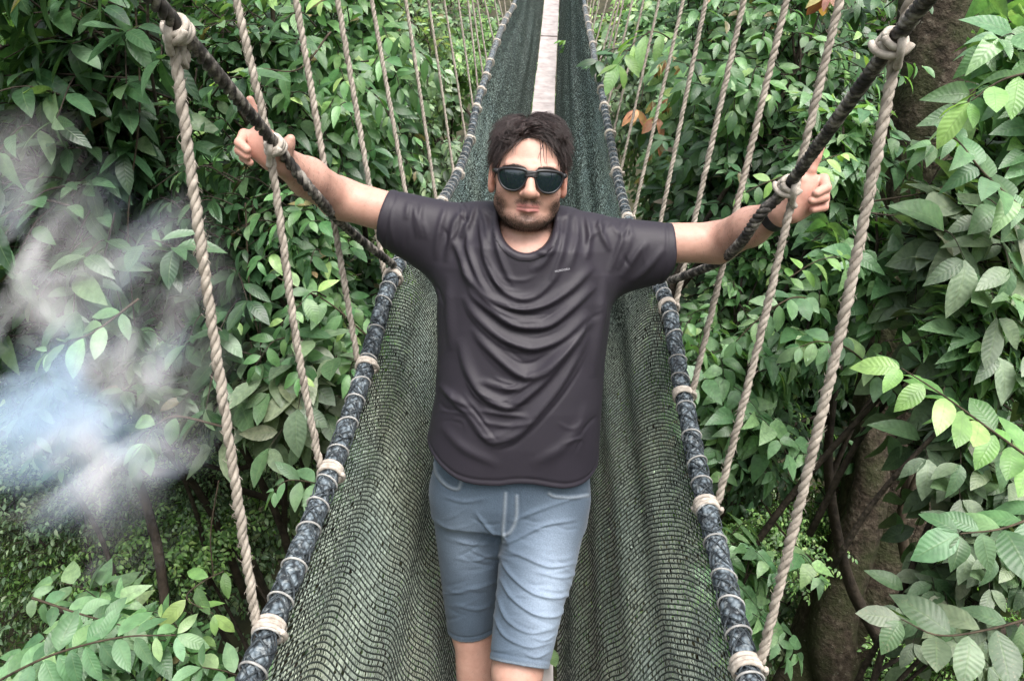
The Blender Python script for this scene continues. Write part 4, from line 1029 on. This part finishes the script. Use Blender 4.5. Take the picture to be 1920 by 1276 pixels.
WORD = {'whorl_a': ('dark rosette shrub', 'drooping shrub'), 'whorl_b': ('deep green rosette shrub', 'drooping shrub'),
 'glossy_a': ('dark glossy shrub', 'glossy shrub'), 'glossy_b': ('mid green glossy shrub', 'glossy shrub'),
 'pinnate_a': ('pale paired leaf shrub', 'paired leaf shrub'), 'pinnate_b': ('minty heart leaf shrub', 'paired leaf shrub'),
 'dusty_a': ('dull broad leaf shrub', 'broad leaf shrub'), 'flush_a': ('orange flushed green shrub', 'flushing shrub'),
 'small_a': ('small pale bush', 'small leaved bush'), 'small_b': ('small lime bush', 'small leaved bush'),
 'mid_a': ('leafy green tree', 'forest tree'), 'mid_b': ('shady dark tree', 'forest tree'), 'mid_c': ('light green tree', 'forest tree')}
def where(px, py):
    ed = [(0, 'left of the first left rope'), (430, 'by the first left rope'), (530, 'by the second left rope'), (620, 'by the third left rope'), (700, 'by the fourth left rope'), (780, 'by the fifth left rope'), (860, 'by the far left net edge'), (1000, 'beyond the bridge end'), (1120, 'by the far right net edge'), (1230, 'by the fifth right rope'), (1330, 'by the fourth right rope'), (1420, 'by the third right rope'), (1500, 'by the second right rope'), (1600, 'by the first right rope'), (1720, 'right of the first right rope'), (1840, 'near the right picture border')]
    if px < 220: h = 'at the left picture border' if px < 90 else 'near the left picture border'
    else: h = [t for x, t in ed if px >= x][-1]
    v = ['above the man\'s head', 'level with his hair', 'level with his face', 'level with his chest', 'level with his belly', 'level with his hips', 'level with his shorts', 'level with his knees'][int(np.clip((py - 40) / 165, 0, 7))]
    return h + ', ' + v
USED = {}
def place(kind, px, py, y, sc=1.0, rz=None, tilt=None):
    g = rng; c = P(px, py, y); w, cr = TPL[kind]; a, cat = WORD[kind]
    far = 'close, ' if y < 3.1 else ('farther back, ' if y < 5 else 'deep in the forest, ')
    lab = f'{a} {where(px, py)}'.replace(' by the', f' by the', 1)
    pre = {'close, ': 'close ', 'farther back, ': 'set back ', 'deep in the forest, ': 'deep set '}[far]
    base = pre + lab; full = base; n = 1
    alt = ['', 'taller ', 'looser ', 'fuller ', 'leaning ', 'tangled ']
    while full in USED and n < 6: full = alt[n] + base; n += 1
    USED[full] = 1
    o = bpy.data.objects.new(cat.replace(' ', '_'), None); COL.objects.link(o); o.empty_display_size = .1
    s = sc * g.uniform(.92, 1.08)
    if c[1] > 1.5:                                                       # keep crowns out of the bridge's corridor
        bx = deck(np.array([min(c[1], 16.)]))[0][0]; lim = .60 + (.55 if kind[:3] not in ('mid', 'sma') else .85) * s
        if abs(c[0] - bx) < lim: c[0] = bx + math.copysign(lim, c[0] - bx)
    o.location = c
    o.scale = (s * g.uniform(.9, 1.1), s * g.uniform(.9, 1.1), s * g.uniform(.9, 1.1))
    face = math.atan2(-c[0] * .8, 1) * -1                                # crown turned towards the light over the bridge
    o.rotation_euler = (g.normal(0, .10), g.normal(0, .10), (face if rz is None else rz) + g.normal(0, .35))
    o['label'] = full; o['category'] = cat; o['group'] = cat + 's in the forest beside the bridge'
    for nm, me in (('trunk', w), ('crown', cr)):
        ch = bpy.data.objects.new(nm, me); COL.objects.link(ch); ch.parent = o
    return o
# left of the bridge, near layer
for k, px, py, y, sc in [
 ('whorl_a', 60, 60, 3.0, .9), ('whorl_b', 230, 120, 2.9, .85), ('whorl_a', 90, 300, 2.9, .9), ('glossy_a', 420, 90, 3.1, .8), ('whorl_b', 300, 330, 3.2, .85),
 ('glossy_b', 560, 130, 3.4, .75), ('glossy_a', 600, 330, 3.2, .7), ('whorl_b', 120, 540, 2.8, .8), ('whorl_a', 330, 520, 3.0, .8), ('glossy_a', 480, 430, 2.9, .7), ('glossy_b', 560, 560, 3.0, .65),
 ('whorl_a', 20, 700, 2.7, .5), ('whorl_b', 300, 740, 2.9, .5), ('dusty_a', 500, 740, 2.8, .6), ('glossy_a', 600, 730, 3.2, .55),
 ('pinnate_a', 120, 1240, 2.2, .55), ('glossy_b', 330, 1270, 2.3, .5), ('glossy_a', 700, 160, 4.2, .8), ('flush_a', 690, 300, 4.0, .65), ('glossy_b', 650, 60, 4.0, .8)]: place(k, px, py, y, sc)
# left, middle and far layers
for k, px, py, y, sc in [
 ('mid_b', 40, 150, 4.6, 1.0), ('mid_a', 260, 220, 4.8, 1.0), ('mid_b', 450, 60, 5.0, 1.0), ('mid_b', 120, 460, 4.4, .95), ('mid_a', 400, 420, 4.8, .9), ('mid_a', 620, 240, 5.4, .9), ('mid_b', 560, 520, 4.6, .7),
 ('small_b', 490, 600, 4.4, .42), ('small_b', 860, 120, 9.0, .6), ('mid_c', 740, 90, 7.2, 1.0), ('mid_c', 640, 60, 8.0, 1.3), ('mid_c', 760, 250, 7.0, .9), ('mid_a', 820, 200, 9.5, 1.0), ('small_b', 850, 60, 11.0, 1.2), ('small_a', 780, 40, 10.5, 1.4), ('small_a', 700, 380, 6.4, .75), ('small_b', 640, 480, 6.5, .8),
 ('small_a', 30, 930, 3.3, .42), ('small_a', 160, 960, 3.2, .40), ('small_b', 280, 1010, 3.3, .36), ('small_a', 390, 930, 3.5, .36), ('small_a', 40, 960, 3.9, .55), ('small_a', 190, 1010, 3.7, .5), ('small_a', 330, 930, 4.1, .5), ('small_b', 120, 1080, 3.6, .45), ('small_a', 400, 1000, 3.8, .45), ('small_a', 120, 920, 5.4, .9), ('small_a', 320, 980, 5.2, .85), ('small_b', 470, 820, 5.6, .8), ('small_a', 60, 1100, 4.6, .8), ('small_a', 280, 1120, 4.6, .75), ('small_a', 440, 1060, 5.0, .8), ('small_b', 520, 620, 6.2, .8), ('small_a', 200, 820, 6.4, 1.1), ('mid_a', 420, 640, 6.4, 1.0), ('small_a', 560, 900, 5.4, .7)]: place(k, px, py, y, sc)
# right of the bridge, near layer
for k, px, py, y, sc in [
 ('glossy_b', 1400, 70, 3.8, .75), ('flush_a', 1330, 180, 4.0, .75), ('flush_a', 1250, 120, 4.6, .7), ('glossy_a', 1440, 260, 3.5, .75), ('glossy_a', 1360, 360, 3.6, .65), ('flush_a', 1250, 300, 4.4, .55), ('glossy_b', 1490, 70, 3.3, .7), ('glossy_a', 1500, 470, 3.3, .65), ('glossy_b', 1380, 560, 3.2, .5), ('small_b', 1500, 1000, 6.0, .5), ('small_b', 1250, 690, 7.0, .6),
 ('pinnate_a', 1575, 280, 2.9, .5), ('pinnate_b', 2010, 60, 2.5, .6), ('pinnate_a', 1910, 390, 2.6, .55), ('pinnate_b', 1640, 440, 2.8, .45), ('dusty_a', 1860, 480, 2.5, .6), ('dusty_a', 1860, 660, 2.4, .55), ('pinnate_b', 1400, 690, 2.9, .5), ('pinnate_a', 1500, 640, 3.0, .5), ('glossy_a', 1400, 860, 3.0, .5), ('glossy_b', 1430, 770, 3.4, .55),
 ('dusty_a', 1850, 860, 2.4, .5), ('dusty_a', 1800, 1150, 2.2, .40), ('dusty_a', 1880, 1040, 2.2, .45), ('pinnate_b', 1400, 1060, 2.6, .38), ('pinnate_a', 1890, 640, 2.2, .4)]: place(k, px, py, y, sc)
for k, px, py, y, sc in [
 ('mid_b', 1450, 120, 5.6, 1.0), ('mid_b', 1300, 330, 6.4, .9), ('mid_b', 1560, 330, 5.2, .9), ('mid_b', 1880, 200, 4.6, 1.0), ('mid_b', 1780, 60, 5.6, 1.0), ('mid_a', 1250, 60, 7.4, .9), ('mid_b', 1450, 560, 5.0, .8), ('mid_b', 1880, 560, 4.4, .9), ('mid_b', 1400, 760, 5.0, .7), ('mid_b', 1560, 760, 4.8, .7), ('mid_a', 1850, 820, 4.4, .8),
 ('mid_c', 1160, 90, 9.8, 1.0), ('small_b', 1120, 40, 11.5, 1.2), ('mid_c', 1230, 220, 8.0, .8), ('small_b', 1230, 20, 9.6, 1.2), ('mid_c', 1330, 60, 8.6, 1.2),
 ('small_b', 1470, 1010, 3.9, .42), ('small_b', 1560, 990, 4.4, .4), ('small_b', 1800, 1240, 3.2, .36), ('small_b', 1890, 1170, 3.2, .36), ('small_b', 1710, 1270, 3.5, .34), ('small_b', 1860, 1230, 3.4, .4), ('small_b', 1450, 960, 5.0, .7), ('small_b', 1860, 1150, 4.4, .8), ('small_a', 1420, 1120, 4.6, .7), ('small_b', 1780, 960, 5.0, .8), ('small_a', 1330, 620, 6.2, .6), ('small_a', 1330, 860, 5.6, .6)]: place(k, px, py, y, sc)

# hand-placed boughs close to the camera: large leaflets on one arching stem
def bough(pts, L, arr, pal, shape, ratio, label, gap=.5, start=.1, seed=0, lm=None, front=(0, -1, .3), droop=.3, y_r=.004, group=None, name='leafy_branch'):
    g = np.random.default_rng(seed + 100); tw = crom([P(*q) for q in pts], 30)
    V, Q, uv, C = spray(tw, L, g, arr, pal, shape, ratio, start, gap, np.array(front, float), droop, 10)
    mb = MB(); mb.add(V, Q, None, uv, C)
    w = MB(); v, q, t, u = tube(tw, np.linspace(y_r, .0015, 30), 6); w.add(v, q, t, u)
    o = obj(name, w.mesh(name, [TWIG]), None, label, 'branch', group)
    obj('leaf_blades', mb.mesh('leaf_blades', [lm or LEAF_NEAR], True, True), o)
bough([(1960, 880, 1.9), (1850, 800, 1.85), (1760, 735, 1.8), (1690, 690, 1.8)], .105, 'opp', 'lime', 'ellip', .25, 'bright green bough with large paired leaves reaching toward the first right rope', .62, .05, 1)
bough([(1950, 420, 2.2), (1850, 330, 2.1), (1790, 260, 2.1), (1750, 270, 2.1)], .09, 'opp', 'pale', 'heart', .27, 'pale green bough with heart leaves in front of the mossy trunk', .6, .1, 2)
bough([(1960, 130, 1.9), (1880, 150, 1.9), (1820, 190, 1.9)], .10, 'opp', 'lime', 'ellip', .26, 'lime bough drooping beside the top of the mossy trunk', .6, .1, 3)
bough([(1700, 760, 2.6), (1600, 660, 2.5), (1540, 640, 2.5), (1500, 650, 2.5)], .085, 'opp', 'pale', 'ellip', .25, 'pale paired leaf bough crossing behind the first right rope, below the wristband', .55, .1, 4)
bough([(1520, 560, 2.7), (1480, 560, 2.6), (1420, 600, 2.6), (1380, 640, 2.6)], .08, 'opp', 'pale', 'ellip', .25, 'pale bough with paired leaves between the second and third right ropes', .55, .05, 5)
bough([(1500, 330, 2.3), (1545, 300, 2.3), (1575, 290, 2.3)], .055, 'opp', 'lime', 'ellip', .27, 'lime sprig of small leaves beside the raised finger of the wristband hand', .6, .05, 6, y_r=.002)
bough([(1470, 330, 2.4), (1430, 345, 2.4), (1400, 360, 2.4)], .055, 'opp', 'lime', 'ellip', .27, 'lime sprig of small leaves between the second and third right ropes', .6, .05, 7, y_r=.002)
bough([(1480, 520, 2.4), (1530, 490, 2.4), (1575, 480, 2.4)], .06, 'opp', 'lime', 'ellip', .27, 'lime sprig of curled leaves below the wristband hand', .6, .05, 8, y_r=.002)
bough([(1960, 1150, 1.9), (1850, 1180, 1.8), (1760, 1190, 1.75), (1690, 1160, 1.75)], .12, 'alt', 'dusty', 'ellip', .27, 'speckled dull bough with broad leaves low in front of the mossy trunk', .42, .2, 9, LEAF_DULL)
bough([(1960, 960, 1.8), (1880, 990, 1.75), (1800, 1000, 1.7)], .11, 'opp', 'pale', 'ellip', .27, 'grey green bough of broad leaves above the low speckled bough', .55, .1, 10)
bough([(-30, 1290, 1.7), (90, 1230, 1.65), (220, 1195, 1.6), (330, 1190, 1.6)], .085, 'opp', 'pale', 'ellip', .23, 'fresh green bough arching over the lower left corner', .55, .05, 11)
bough([(60, 1120, 1.9), (150, 1150, 1.85), (240, 1175, 1.8)], .07, 'opp', 'pale', 'ellip', .26, 'fresh green bough with rounded leaves above the lower left corner bough', .55, .05, 12)
bough([(640, 920, 2.2), (590, 905, 2.15), (540, 900, 2.1), (515, 920, 2.1)], .075, 'opp', 'pale', 'ellip', .24, 'fresh green sprig touching the left net at the second knot', .62, .1, 13, y_r=.002)
bough([(420, 1070, 2.0), (380, 1090, 1.95), (350, 1120, 1.9), (400, 1150, 1.9)], .08, 'alt', 'lime', 'ellip', .22, 'light green sprig hanging beside the nearest left knot', .5, .1, 14, y_r=.002)
bough([(500, 1290, 1.6), (430, 1260, 1.55), (380, 1250, 1.5)], .08, 'opp', 'pale', 'ellip', .24, 'fresh green sprig under the nearest left knot', .6, .1, 15, y_r=.002)
bough([(700, 640, 2.9), (620, 570, 2.8), (560, 540, 2.7), (520, 520, 2.7)], .105, 'alt', 'pale', 'ellip', .2, 'long leaved pale bough between the second and third left ropes', .4, .1, 16)
bough([(260, 560, 2.2), (180, 620, 2.1), (130, 640, 2.1), (90, 660, 2.1)], .09, 'opp', 'pale', 'ellip', .22, 'pale bough hanging in the smoke near the left picture border', .6, .2, 17)
bough([(420, 800, 2.0), (330, 780, 2.0), (290, 800, 2.0), (270, 830, 2.0)], .085, 'whorl', 'pale', 'ellip', .22, 'pale rosette of leaves in the smoke beside the first left rope', .7, .5, 18)
bough([(620, 60, 3.0), (560, 130, 2.9), (480, 130, 2.8), (400, 160, 2.8)], .105, 'alt', 'mid', 'ellip', .2, 'green bough behind the upper second left rope', .4, .1, 19)
bough([(1280, 90, 4.2), (1230, 60, 4.1), (1190, 80, 4.1), (1160, 120, 4.0)], .15, 'opp', 'lime', 'lance', .22, 'yellow green bough of long leaves beside the far right net edge', .5, .1, 20)

for i_, (px_, py_, y_, n_) in enumerate([(1195, 230, 4.0, 'just right of the far right net edge, low'), (1232, 245, 3.9, 'between the sixth and seventh right ropes'), (1345, 205, 3.9, 'behind the fourth right rope'), (1262, 130, 4.3, 'behind the sixth right rope, high'), (1285, 150, 4.2, 'between the fifth and sixth right ropes, high'), (1345, 80, 4.0, 'behind the fifth right rope, high'), (1412, 130, 3.7, 'behind the third right rope, high'), (1555, 10, 3.0, 'at the top beside the second right rope')]):
    bough([(px_ + 12, py_ - 75, y_), (px_ + 8, py_ - 45, y_), (px_, py_ - 25, y_)], .095 if i_ < 3 else .09, 'whorl', 'flush', 'lance', .2, 'orange young leaves hanging ' + n_, 1.0, .8, 40 + i_, front=(0, -1, .1), y_r=.0025, name='flushing_twig')
# ------------------------------------------------------------------ trunks
def trunk(pts, radii, k, m, label, name, cat='tree', seed=0, rough=.08, extra=(), group=None):
    g = np.random.default_rng(seed); c = crom([P(*q) for q in pts], 70); r = np.interp(np.linspace(0, 1, 70), np.linspace(0, 1, len(radii)), radii)
    V, Q, T, uv = tube(c, r, k); n = 70 * k
    a = np.tile(np.arange(k) / k * 6.283, 70); h = np.repeat(np.linspace(0, 1, 70), k)
    f = 1 + rough * (np.sin(3 * a + 2 * h + seed) * .6 + np.sin(7 * a - 5 * h + seed) * .35 + np.sin(13 * a + 23 * h) * .2 + np.sin(31 * h + 2 * a) * .25) * (1 + 1.2 * (1 - h))
    cc = np.repeat(c, k, 0); V[:n] = cc + (V[:n] - cc) * f[:, None]
    mb = MB(); mb.add(V, Q, T, uv)
    for pt, rr in extra:
        v, q, t, u = tube(crom([P(*e) for e in pt], 24), np.linspace(rr[0], rr[1], 24), 10); mb.add(v, q, t, u)
    return obj(name, mb.mesh(name, [m]), None, label, cat, group)
big = [(1560, 1500, 3.9), (1600, 1240, 3.9), (1660, 980, 3.9), (1690, 760, 3.9), (1715, 500, 3.9), (1755, 150, 3.9), (1790, -250, 4.0), (1810, -700, 4.2)]
trunk(big, [.46, .36, .25, .225, .20, .185, .175, .16], 40, MOSS, 'thick mossy forest tree trunk on the right, behind the first right rope', 'mossy_tree', 'tree', 3, .07,
      [([(1600, 1330, 3.55), (1560, 1180, 3.7), (1625, 950, 3.72), (1640, 800, 3.8)], (.16, .07)), ([(1760, 1300, 3.6), (1700, 1130, 3.7), (1700, 940, 3.75)], (.12, .05)), ([(1440, 1400, 3.7), (1530, 1200, 3.8), (1600, 1050, 3.85)], (.15, .06))])
trunk([(1650, 1200, 3.2), (1590, 1080, 3.2), (1555, 900, 3.2), (1560, 760, 3.2), (1590, 560, 3.3), (1540, 420, 3.3)], [.03, .026, .022, .02, .016, .012], 9, BARK, 'thin crooked sapling stem rising in front of the mossy trunk', 'sapling', 'sapling', 4, .06, [([(1555, 900, 3.2), (1610, 780, 3.2), (1680, 700, 3.2)], (.014, .006))], 'bare stems in the undergrowth')
trunk([(1700, 1050, 3.1), (1690, 980, 3.1), (1700, 900, 3.1), (1715, 800, 3.1), (1745, 640, 3.1)], [.026, .022, .016, .012, .008], 9, TWIG, 'forked brown stem against the dark hollow of the mossy trunk', 'sapling', 'sapling', 5, .06, [([(1692, 960, 3.1), (1720, 890, 3.05), (1760, 850, 3.05)], (.013, .007))], 'bare stems in the undergrowth')
for pts, r0, r1, lab in [
 ([(-60, 800, 3.4), (60, 835, 3.4), (200, 870, 3.4), (380, 900, 3.5), (540, 945, 3.7)], .032, .016, 'dark fallen limb slanting across behind the smoke'),
 ([(640, 800, 3.6), (520, 850, 3.5), (440, 880, 3.5), (380, 870, 3.5)], .018, .010, 'brown limb meeting the dark fallen limb near the first left rope'),
 ([(505, -60, 3.2), (522, 150, 3.2), (545, 300, 3.2), (560, 450, 3.25), (610, 620, 3.3)], .010, .007, 'thin black sapling stem between the second and third left ropes'),
 ([(140, 230, 3.3), (220, 290, 3.3), (300, 325, 3.3), (400, 340, 3.4)], .022, .012, 'dark limb behind the first left rope, level with the spread arm'),
 ([(-30, 190, 3.3), (100, 185, 3.3), (210, 195, 3.35)], .014, .008, 'short dark limb near the left picture border above the smoke'),
 ([(690, 760, 3.2), (620, 600, 3.2), (580, 520, 3.2), (560, 470, 3.2)], .013, .007, 'slanting dark stem behind the third left rope'),
 ([(100, 1140, 3.0), (230, 1170, 3.0), (400, 1215, 3.0)], .013, .009, 'dark thin limb above the lower left corner bough'),
 ([(1530, 230, 4.4), (1480, 330, 4.4), (1440, 470, 4.4), (1450, 620, 4.4)], .014, .01, 'dark upright stem behind the second right rope'),
 ([(1345, 330, 4.6), (1350, 480, 4.6), (1340, 640, 4.6)], .016, .012, 'dark upright stem behind the fourth right rope'),
 ([(1960, 1150, 2.6), (1820, 1205, 2.6), (1700, 1230, 2.6), (1640, 1260, 2.6)], .014, .007, 'bare brown branch crossing low over the bright bushes'),
 ([(1320, 720, 4.0), (1330, 640, 4.0), (1350, 560, 4.0)], .03, .024, 'grey stump like stem behind the third right knot'),
 ([(1440, 880, 3.6), (1400, 850, 3.6), (1480, 800, 3.6), (1560, 770, 3.6)], .012, .007, 'thin horizontal branch between the second and first right ropes')]:
    trunk(pts, [r0, (r0 + r1) / 2, r1], 9, BARK, lab, 'bare_branch', 'branch', 7, .05, (), 'bare stems in the undergrowth')

for pts, r0, lab in [
 ([(250, -40, 2.7), (262, 200, 2.7), (240, 420, 2.75), (255, 640, 2.8)], .0035, 'thin hanging vine left of the first left rope'),
 ([(900, 700, 0), (900, 700, 0)], 0, ''),
 ([(460, 380, 2.8), (470, 560, 2.8), (500, 700, 2.85), (490, 880, 2.9)], .0035, 'thin hanging vine between the first and second left ropes'),
 ([(410, 900, 2.6), (395, 1000, 2.6), (400, 1080, 2.6)], .003, 'short thin vine beside the first left rope, low'),
 ([(1620, 380, 2.7), (1740, 360, 2.6), (1830, 330, 2.6), (1940, 350, 2.6)], .004, 'thin vine running across the mossy trunk, behind the heart leaves'),
 ([(1780, 420, 2.6), (1770, 520, 2.6), (1750, 640, 2.6)], .006, 'reddish brown stem hanging in front of the mossy trunk'),
 ([(1895, 280, 2.4), (1885, 420, 2.4), (1900, 560, 2.4)], .006, 'reddish stem near the right picture border'),
 ([(1380, 880, 3.2), (1430, 940, 3.2), (1470, 1000, 3.2), (1560, 1080, 3.2)], .006, 'dark twig slanting down between the second and first right ropes')]:
    if r0: trunk(pts, [r0, r0 * .9, r0 * .7], 6, TWIG, lab, 'vine', 'vine', 8, .03, (), 'vines and thin stems in front of the foliage')
# ------------------------------------------------------------------ ground, far forest
n = 90; gx = np.linspace(-1, 1, n); gy = np.linspace(-1, 1, n)
X = np.sign(gx) * np.abs(gx) ** 2.2 * 160; Y = np.sign(gy) * np.abs(gy) ** 2.2 * 160
XX, YY = np.meshgrid(X, Y, indexing='ij'); 
Z = -4.6 + .012 * XX ** 2 * np.exp(-np.abs(XX) / 60) + np.clip(YY - 6, 0, 60) * .42 + .25 * np.sin(XX * .9 + YY * .4) + .2 * np.sin(YY * 1.3 - XX * .5)
Z = np.minimum(Z, 26)
i = (np.arange(n - 1)[:, None] * n + np.arange(n - 1)[None]).ravel(); Q = np.stack([i, i + n, i + n + 1, i + 1], -1)
SOIL = simple('forest_floor', (.018, .020, .010), (.06, .055, .03), 3, .95, .6, .05)
obj('terrain', mesh('terrain', np.stack([XX, YY, Z], -1).reshape(-1, 3), Q, None, True, None, None, [SOIL]), kind='structure')
def ground_z(x, y): return -4.6 + .012 * x ** 2 * np.exp(-np.abs(x) / 60) + np.clip(y - 6, 0, 60) * .42
def mass(name, k, seed, fn, L, pal, lm):
    g = np.random.default_rng(seed); b = fn(g, k); toc = nrm(np.array([0, 0, 3.]) - b)
    clump = np.sin(b[:, 0] * 2.1 + b[:, 2] * 1.7) * np.sin(b[:, 1] * 1.9 - b[:, 2] * 1.3)
    b = b[clump > -.35]; toc = toc[clump > -.35]; k = len(b)
    d = nrm(g.normal(0, .6, (k, 3)) + [0, 0, -.6]); nn = nrm(toc * .7 + [0, 0, .8] + g.normal(0, .35, (k, 3))); l = L * g.uniform(.7, 1.3, k)
    V, Q, uv, C = leaves(b, d, nn, l, l * .25, 'ellip', .3, .25, 3, pick(pal, k, g), seed)
    mb = MB(); mb.add(V, Q, None, uv, C); obj(name, mb.mesh(name, [lm], True, True), kind='stuff', label='mass of far forest leaves around the bridge and the undergrowth', cat='foliage')
def farshell(g, k):
    x = g.uniform(-13, 13, k); z = g.uniform(-5, 7.5, k); y = 11 + np.abs(x) * -.12 + g.uniform(0, 2.5, k) + .25 * np.clip(z, 0, 9)
    y = np.where(np.abs(x) < 1.6, y + 5.5, y)
    return np.stack([x, y, z], -1)
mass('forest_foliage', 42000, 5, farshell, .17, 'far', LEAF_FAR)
def behind(g, k):
    a = g.uniform(-2.6, 2.6, k); r = g.uniform(6.5, 9, k); z = g.uniform(-4.5, 3.2, k)
    return np.stack([np.sin(a) * r, -np.cos(a) * r, z], -1)
mass('forest_foliage', 16000, 8, behind, .30, 'mid', LEAF_FAR)  # unseen leaves behind the camera, added to cut low light and fill reflections
def under(g, k):
    x = g.uniform(-9, 9, k); y = g.uniform(3.2, 11, k); z = ground_z(x, y) + g.random(k) ** 1.5 * 1.1
    return np.stack([x, y, z], -1)
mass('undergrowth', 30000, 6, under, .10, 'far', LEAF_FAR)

# a green leaf lying on the plank beside the front leg, and the smoke drifting in from the left
lf = P(1040, 1212, 1.95); yy_ = deck(np.array([1.93]))[0]; 
V, Q, uv, C = leaves(np.array([[yy_[0] + .10, 1.93, yy_[2] + .036]]), np.array([[.3, -1, .02]]), np.array([[0, 0, 1.]]), np.array([.10]), np.array([.026]), 'ellip', .05, .15, 8, np.array([[.16, .26, .12]]), 3)
mb = MB(); mb.add(V, Q, None, uv, C); obj('fallen_leaf', mb.mesh('fallen_leaf', [LEAF_NEAR], True, True), None, 'pale green leaf lying on the plank beside the front leg', 'leaf')
def smoke():
    m = bpy.data.materials.new('smoke'); m.use_nodes = True; nt = m.node_tree; nt.nodes.clear()
    out = nt.nodes.new('ShaderNodeOutputMaterial'); v = nt.nodes.new('ShaderNodeVolumePrincipled'); nt.links.new(v.outputs[0], out.inputs['Volume'])
    tc = nt.nodes.new('ShaderNodeTexCoord')
    m1 = nt.nodes.new('ShaderNodeMapping'); m1.inputs['Rotation'].default_value = (0, math.radians(40), 0); nt.links.new(tc.outputs['Object'], m1.inputs[0])
    mp = nt.nodes.new('ShaderNodeMapping'); mp.inputs['Scale'].default_value = (.85, 1.2, 1.7); nt.links.new(m1.outputs[0], mp.inputs[0])
    n = nt.nodes.new('ShaderNodeTexNoise'); n.inputs['Scale'].default_value = 3.4; n.inputs['Detail'].default_value = 4; n.inputs['Distortion'].default_value = .5; n.inputs['Roughness'].default_value = .5
    nt.links.new(mp.outputs[0], n.inputs['Vector'])
    r = ramp(nt, n.outputs[0], [(.48, (0, 0, 0)), (.68, (1, 1, 1))])
    ln = nt.nodes.new('ShaderNodeVectorMath'); ln.operation = 'LENGTH'
    sc = nt.nodes.new('ShaderNodeVectorMath'); sc.operation = 'DIVIDE'; sc.inputs[1].default_value = SMR
    nt.links.new(tc.outputs['Object'], sc.inputs[0]); nt.links.new(sc.outputs[0], ln.inputs[0])
    f = ramp(nt, ln.outputs['Value'], [(.35, (1, 1, 1)), (1.0, (0, 0, 0))])
    mu = nt.nodes.new('ShaderNodeMath'); mu.operation = 'MULTIPLY'; nt.links.new(r.outputs[0], mu.inputs[0]); nt.links.new(f.outputs[0], mu.inputs[1])
    m2 = nt.nodes.new('ShaderNodeMath'); m2.operation = 'MULTIPLY'; m2.inputs[1].default_value = 7.0; nt.links.new(mu.outputs[0], m2.inputs[0])
    nt.links.new(m2.outputs[0], v.inputs['Density'])
    n3 = nt.nodes.new('ShaderNodeTexNoise'); n3.inputs['Scale'].default_value = 2.6; nt.links.new(tc.outputs['Object'], n3.inputs['Vector'])
    cr = ramp(nt, n3.outputs[0], [(.50, (.99, .96, 1.0)), (.60, (.62, .79, 1.0))]); nt.links.new(cr.outputs[0], v.inputs['Color'])
    v.inputs['Anisotropy'].default_value = -.35
    return m
SMR = (.47, .20, .60)
g = np.random.default_rng(1); k1, k2 = 40, 24; V = []
for a_ in range(k2 + 1):
    for b_2 in range(k1):
        e, z = (a_ / k2 - .5) * math.pi, b_2 / k1 * 2 * math.pi; V.append((math.cos(e) * math.cos(z) * SMR[0], math.cos(e) * math.sin(z) * SMR[1], math.sin(e) * SMR[2]))
Q = [(a_ * k1 + b_2, a_ * k1 + (b_2 + 1) % k1, (a_ + 1) * k1 + (b_2 + 1) % k1, (a_ + 1) * k1 + b_2) for a_ in range(k2) for b_2 in range(k1)]
sm = obj('smoke', mesh('smoke', V, Q, None, True, None, None, [smoke()]), None, 'thin bluish white smoke drifting beyond the first left rope', 'smoke', None, 'stuff', P(120, 680, 1.72))

# ------------------------------------------------------------------ daylight
W = bpy.data.worlds.new('World'); S.world = W; W.use_nodes = True
nt = W.node_tree; bg = nt.nodes['Background']
sk = nt.nodes.new('ShaderNodeTexSky'); sk.sky_type = 'NISHITA'; sk.sun_disc = False
SUN_EL, SUN_AZ = math.radians(58), math.radians(160)      # behind and to the right of the camera
sk.sun_elevation = SUN_EL; sk.sun_rotation = SUN_AZ; sk.dust_density = 6; sk.air_density = 1.2
hs = nt.nodes.new('ShaderNodeHueSaturation'); hs.inputs['Saturation'].default_value = .35
nt.links.new(sk.outputs[0], hs.inputs['Color']); nt.links.new(hs.outputs[0], bg.inputs[0]); bg.inputs[1].default_value = .14
sl = bpy.data.lights.new('sun', 'SUN'); sl.energy = 1.5; sl.angle = math.radians(35); sl.color = (1, .97, .93)
so = bpy.data.objects.new('sun', sl); COL.objects.link(so)
d = mathutils.Vector((math.sin(SUN_AZ) * math.cos(SUN_EL), math.cos(SUN_AZ) * math.cos(SUN_EL), math.sin(SUN_EL)))
so.rotation_euler = d.to_track_quat('Z', 'Y').to_euler()
S.view_settings.view_transform = 'Standard'; S.view_settings.look = 'None'; S.view_settings.exposure = 1.1; S.view_settings.gamma = 1
S.cycles.use_denoising = True; S.cycles.denoiser = 'OPENIMAGEDENOISE'; S.cycles.denoising_input_passes = 'RGB_ALBEDO_NORMAL'; S.cycles.denoising_prefilter = 'ACCURATE'; S.cycles.max_bounces = 8; S.cycles.volume_bounces = 3; S.cycles.diffuse_bounces = 3; S.cycles.glossy_bounces = 2; S.cycles.transmission_bounces = 3; S.cycles.transparent_max_bounces = 8
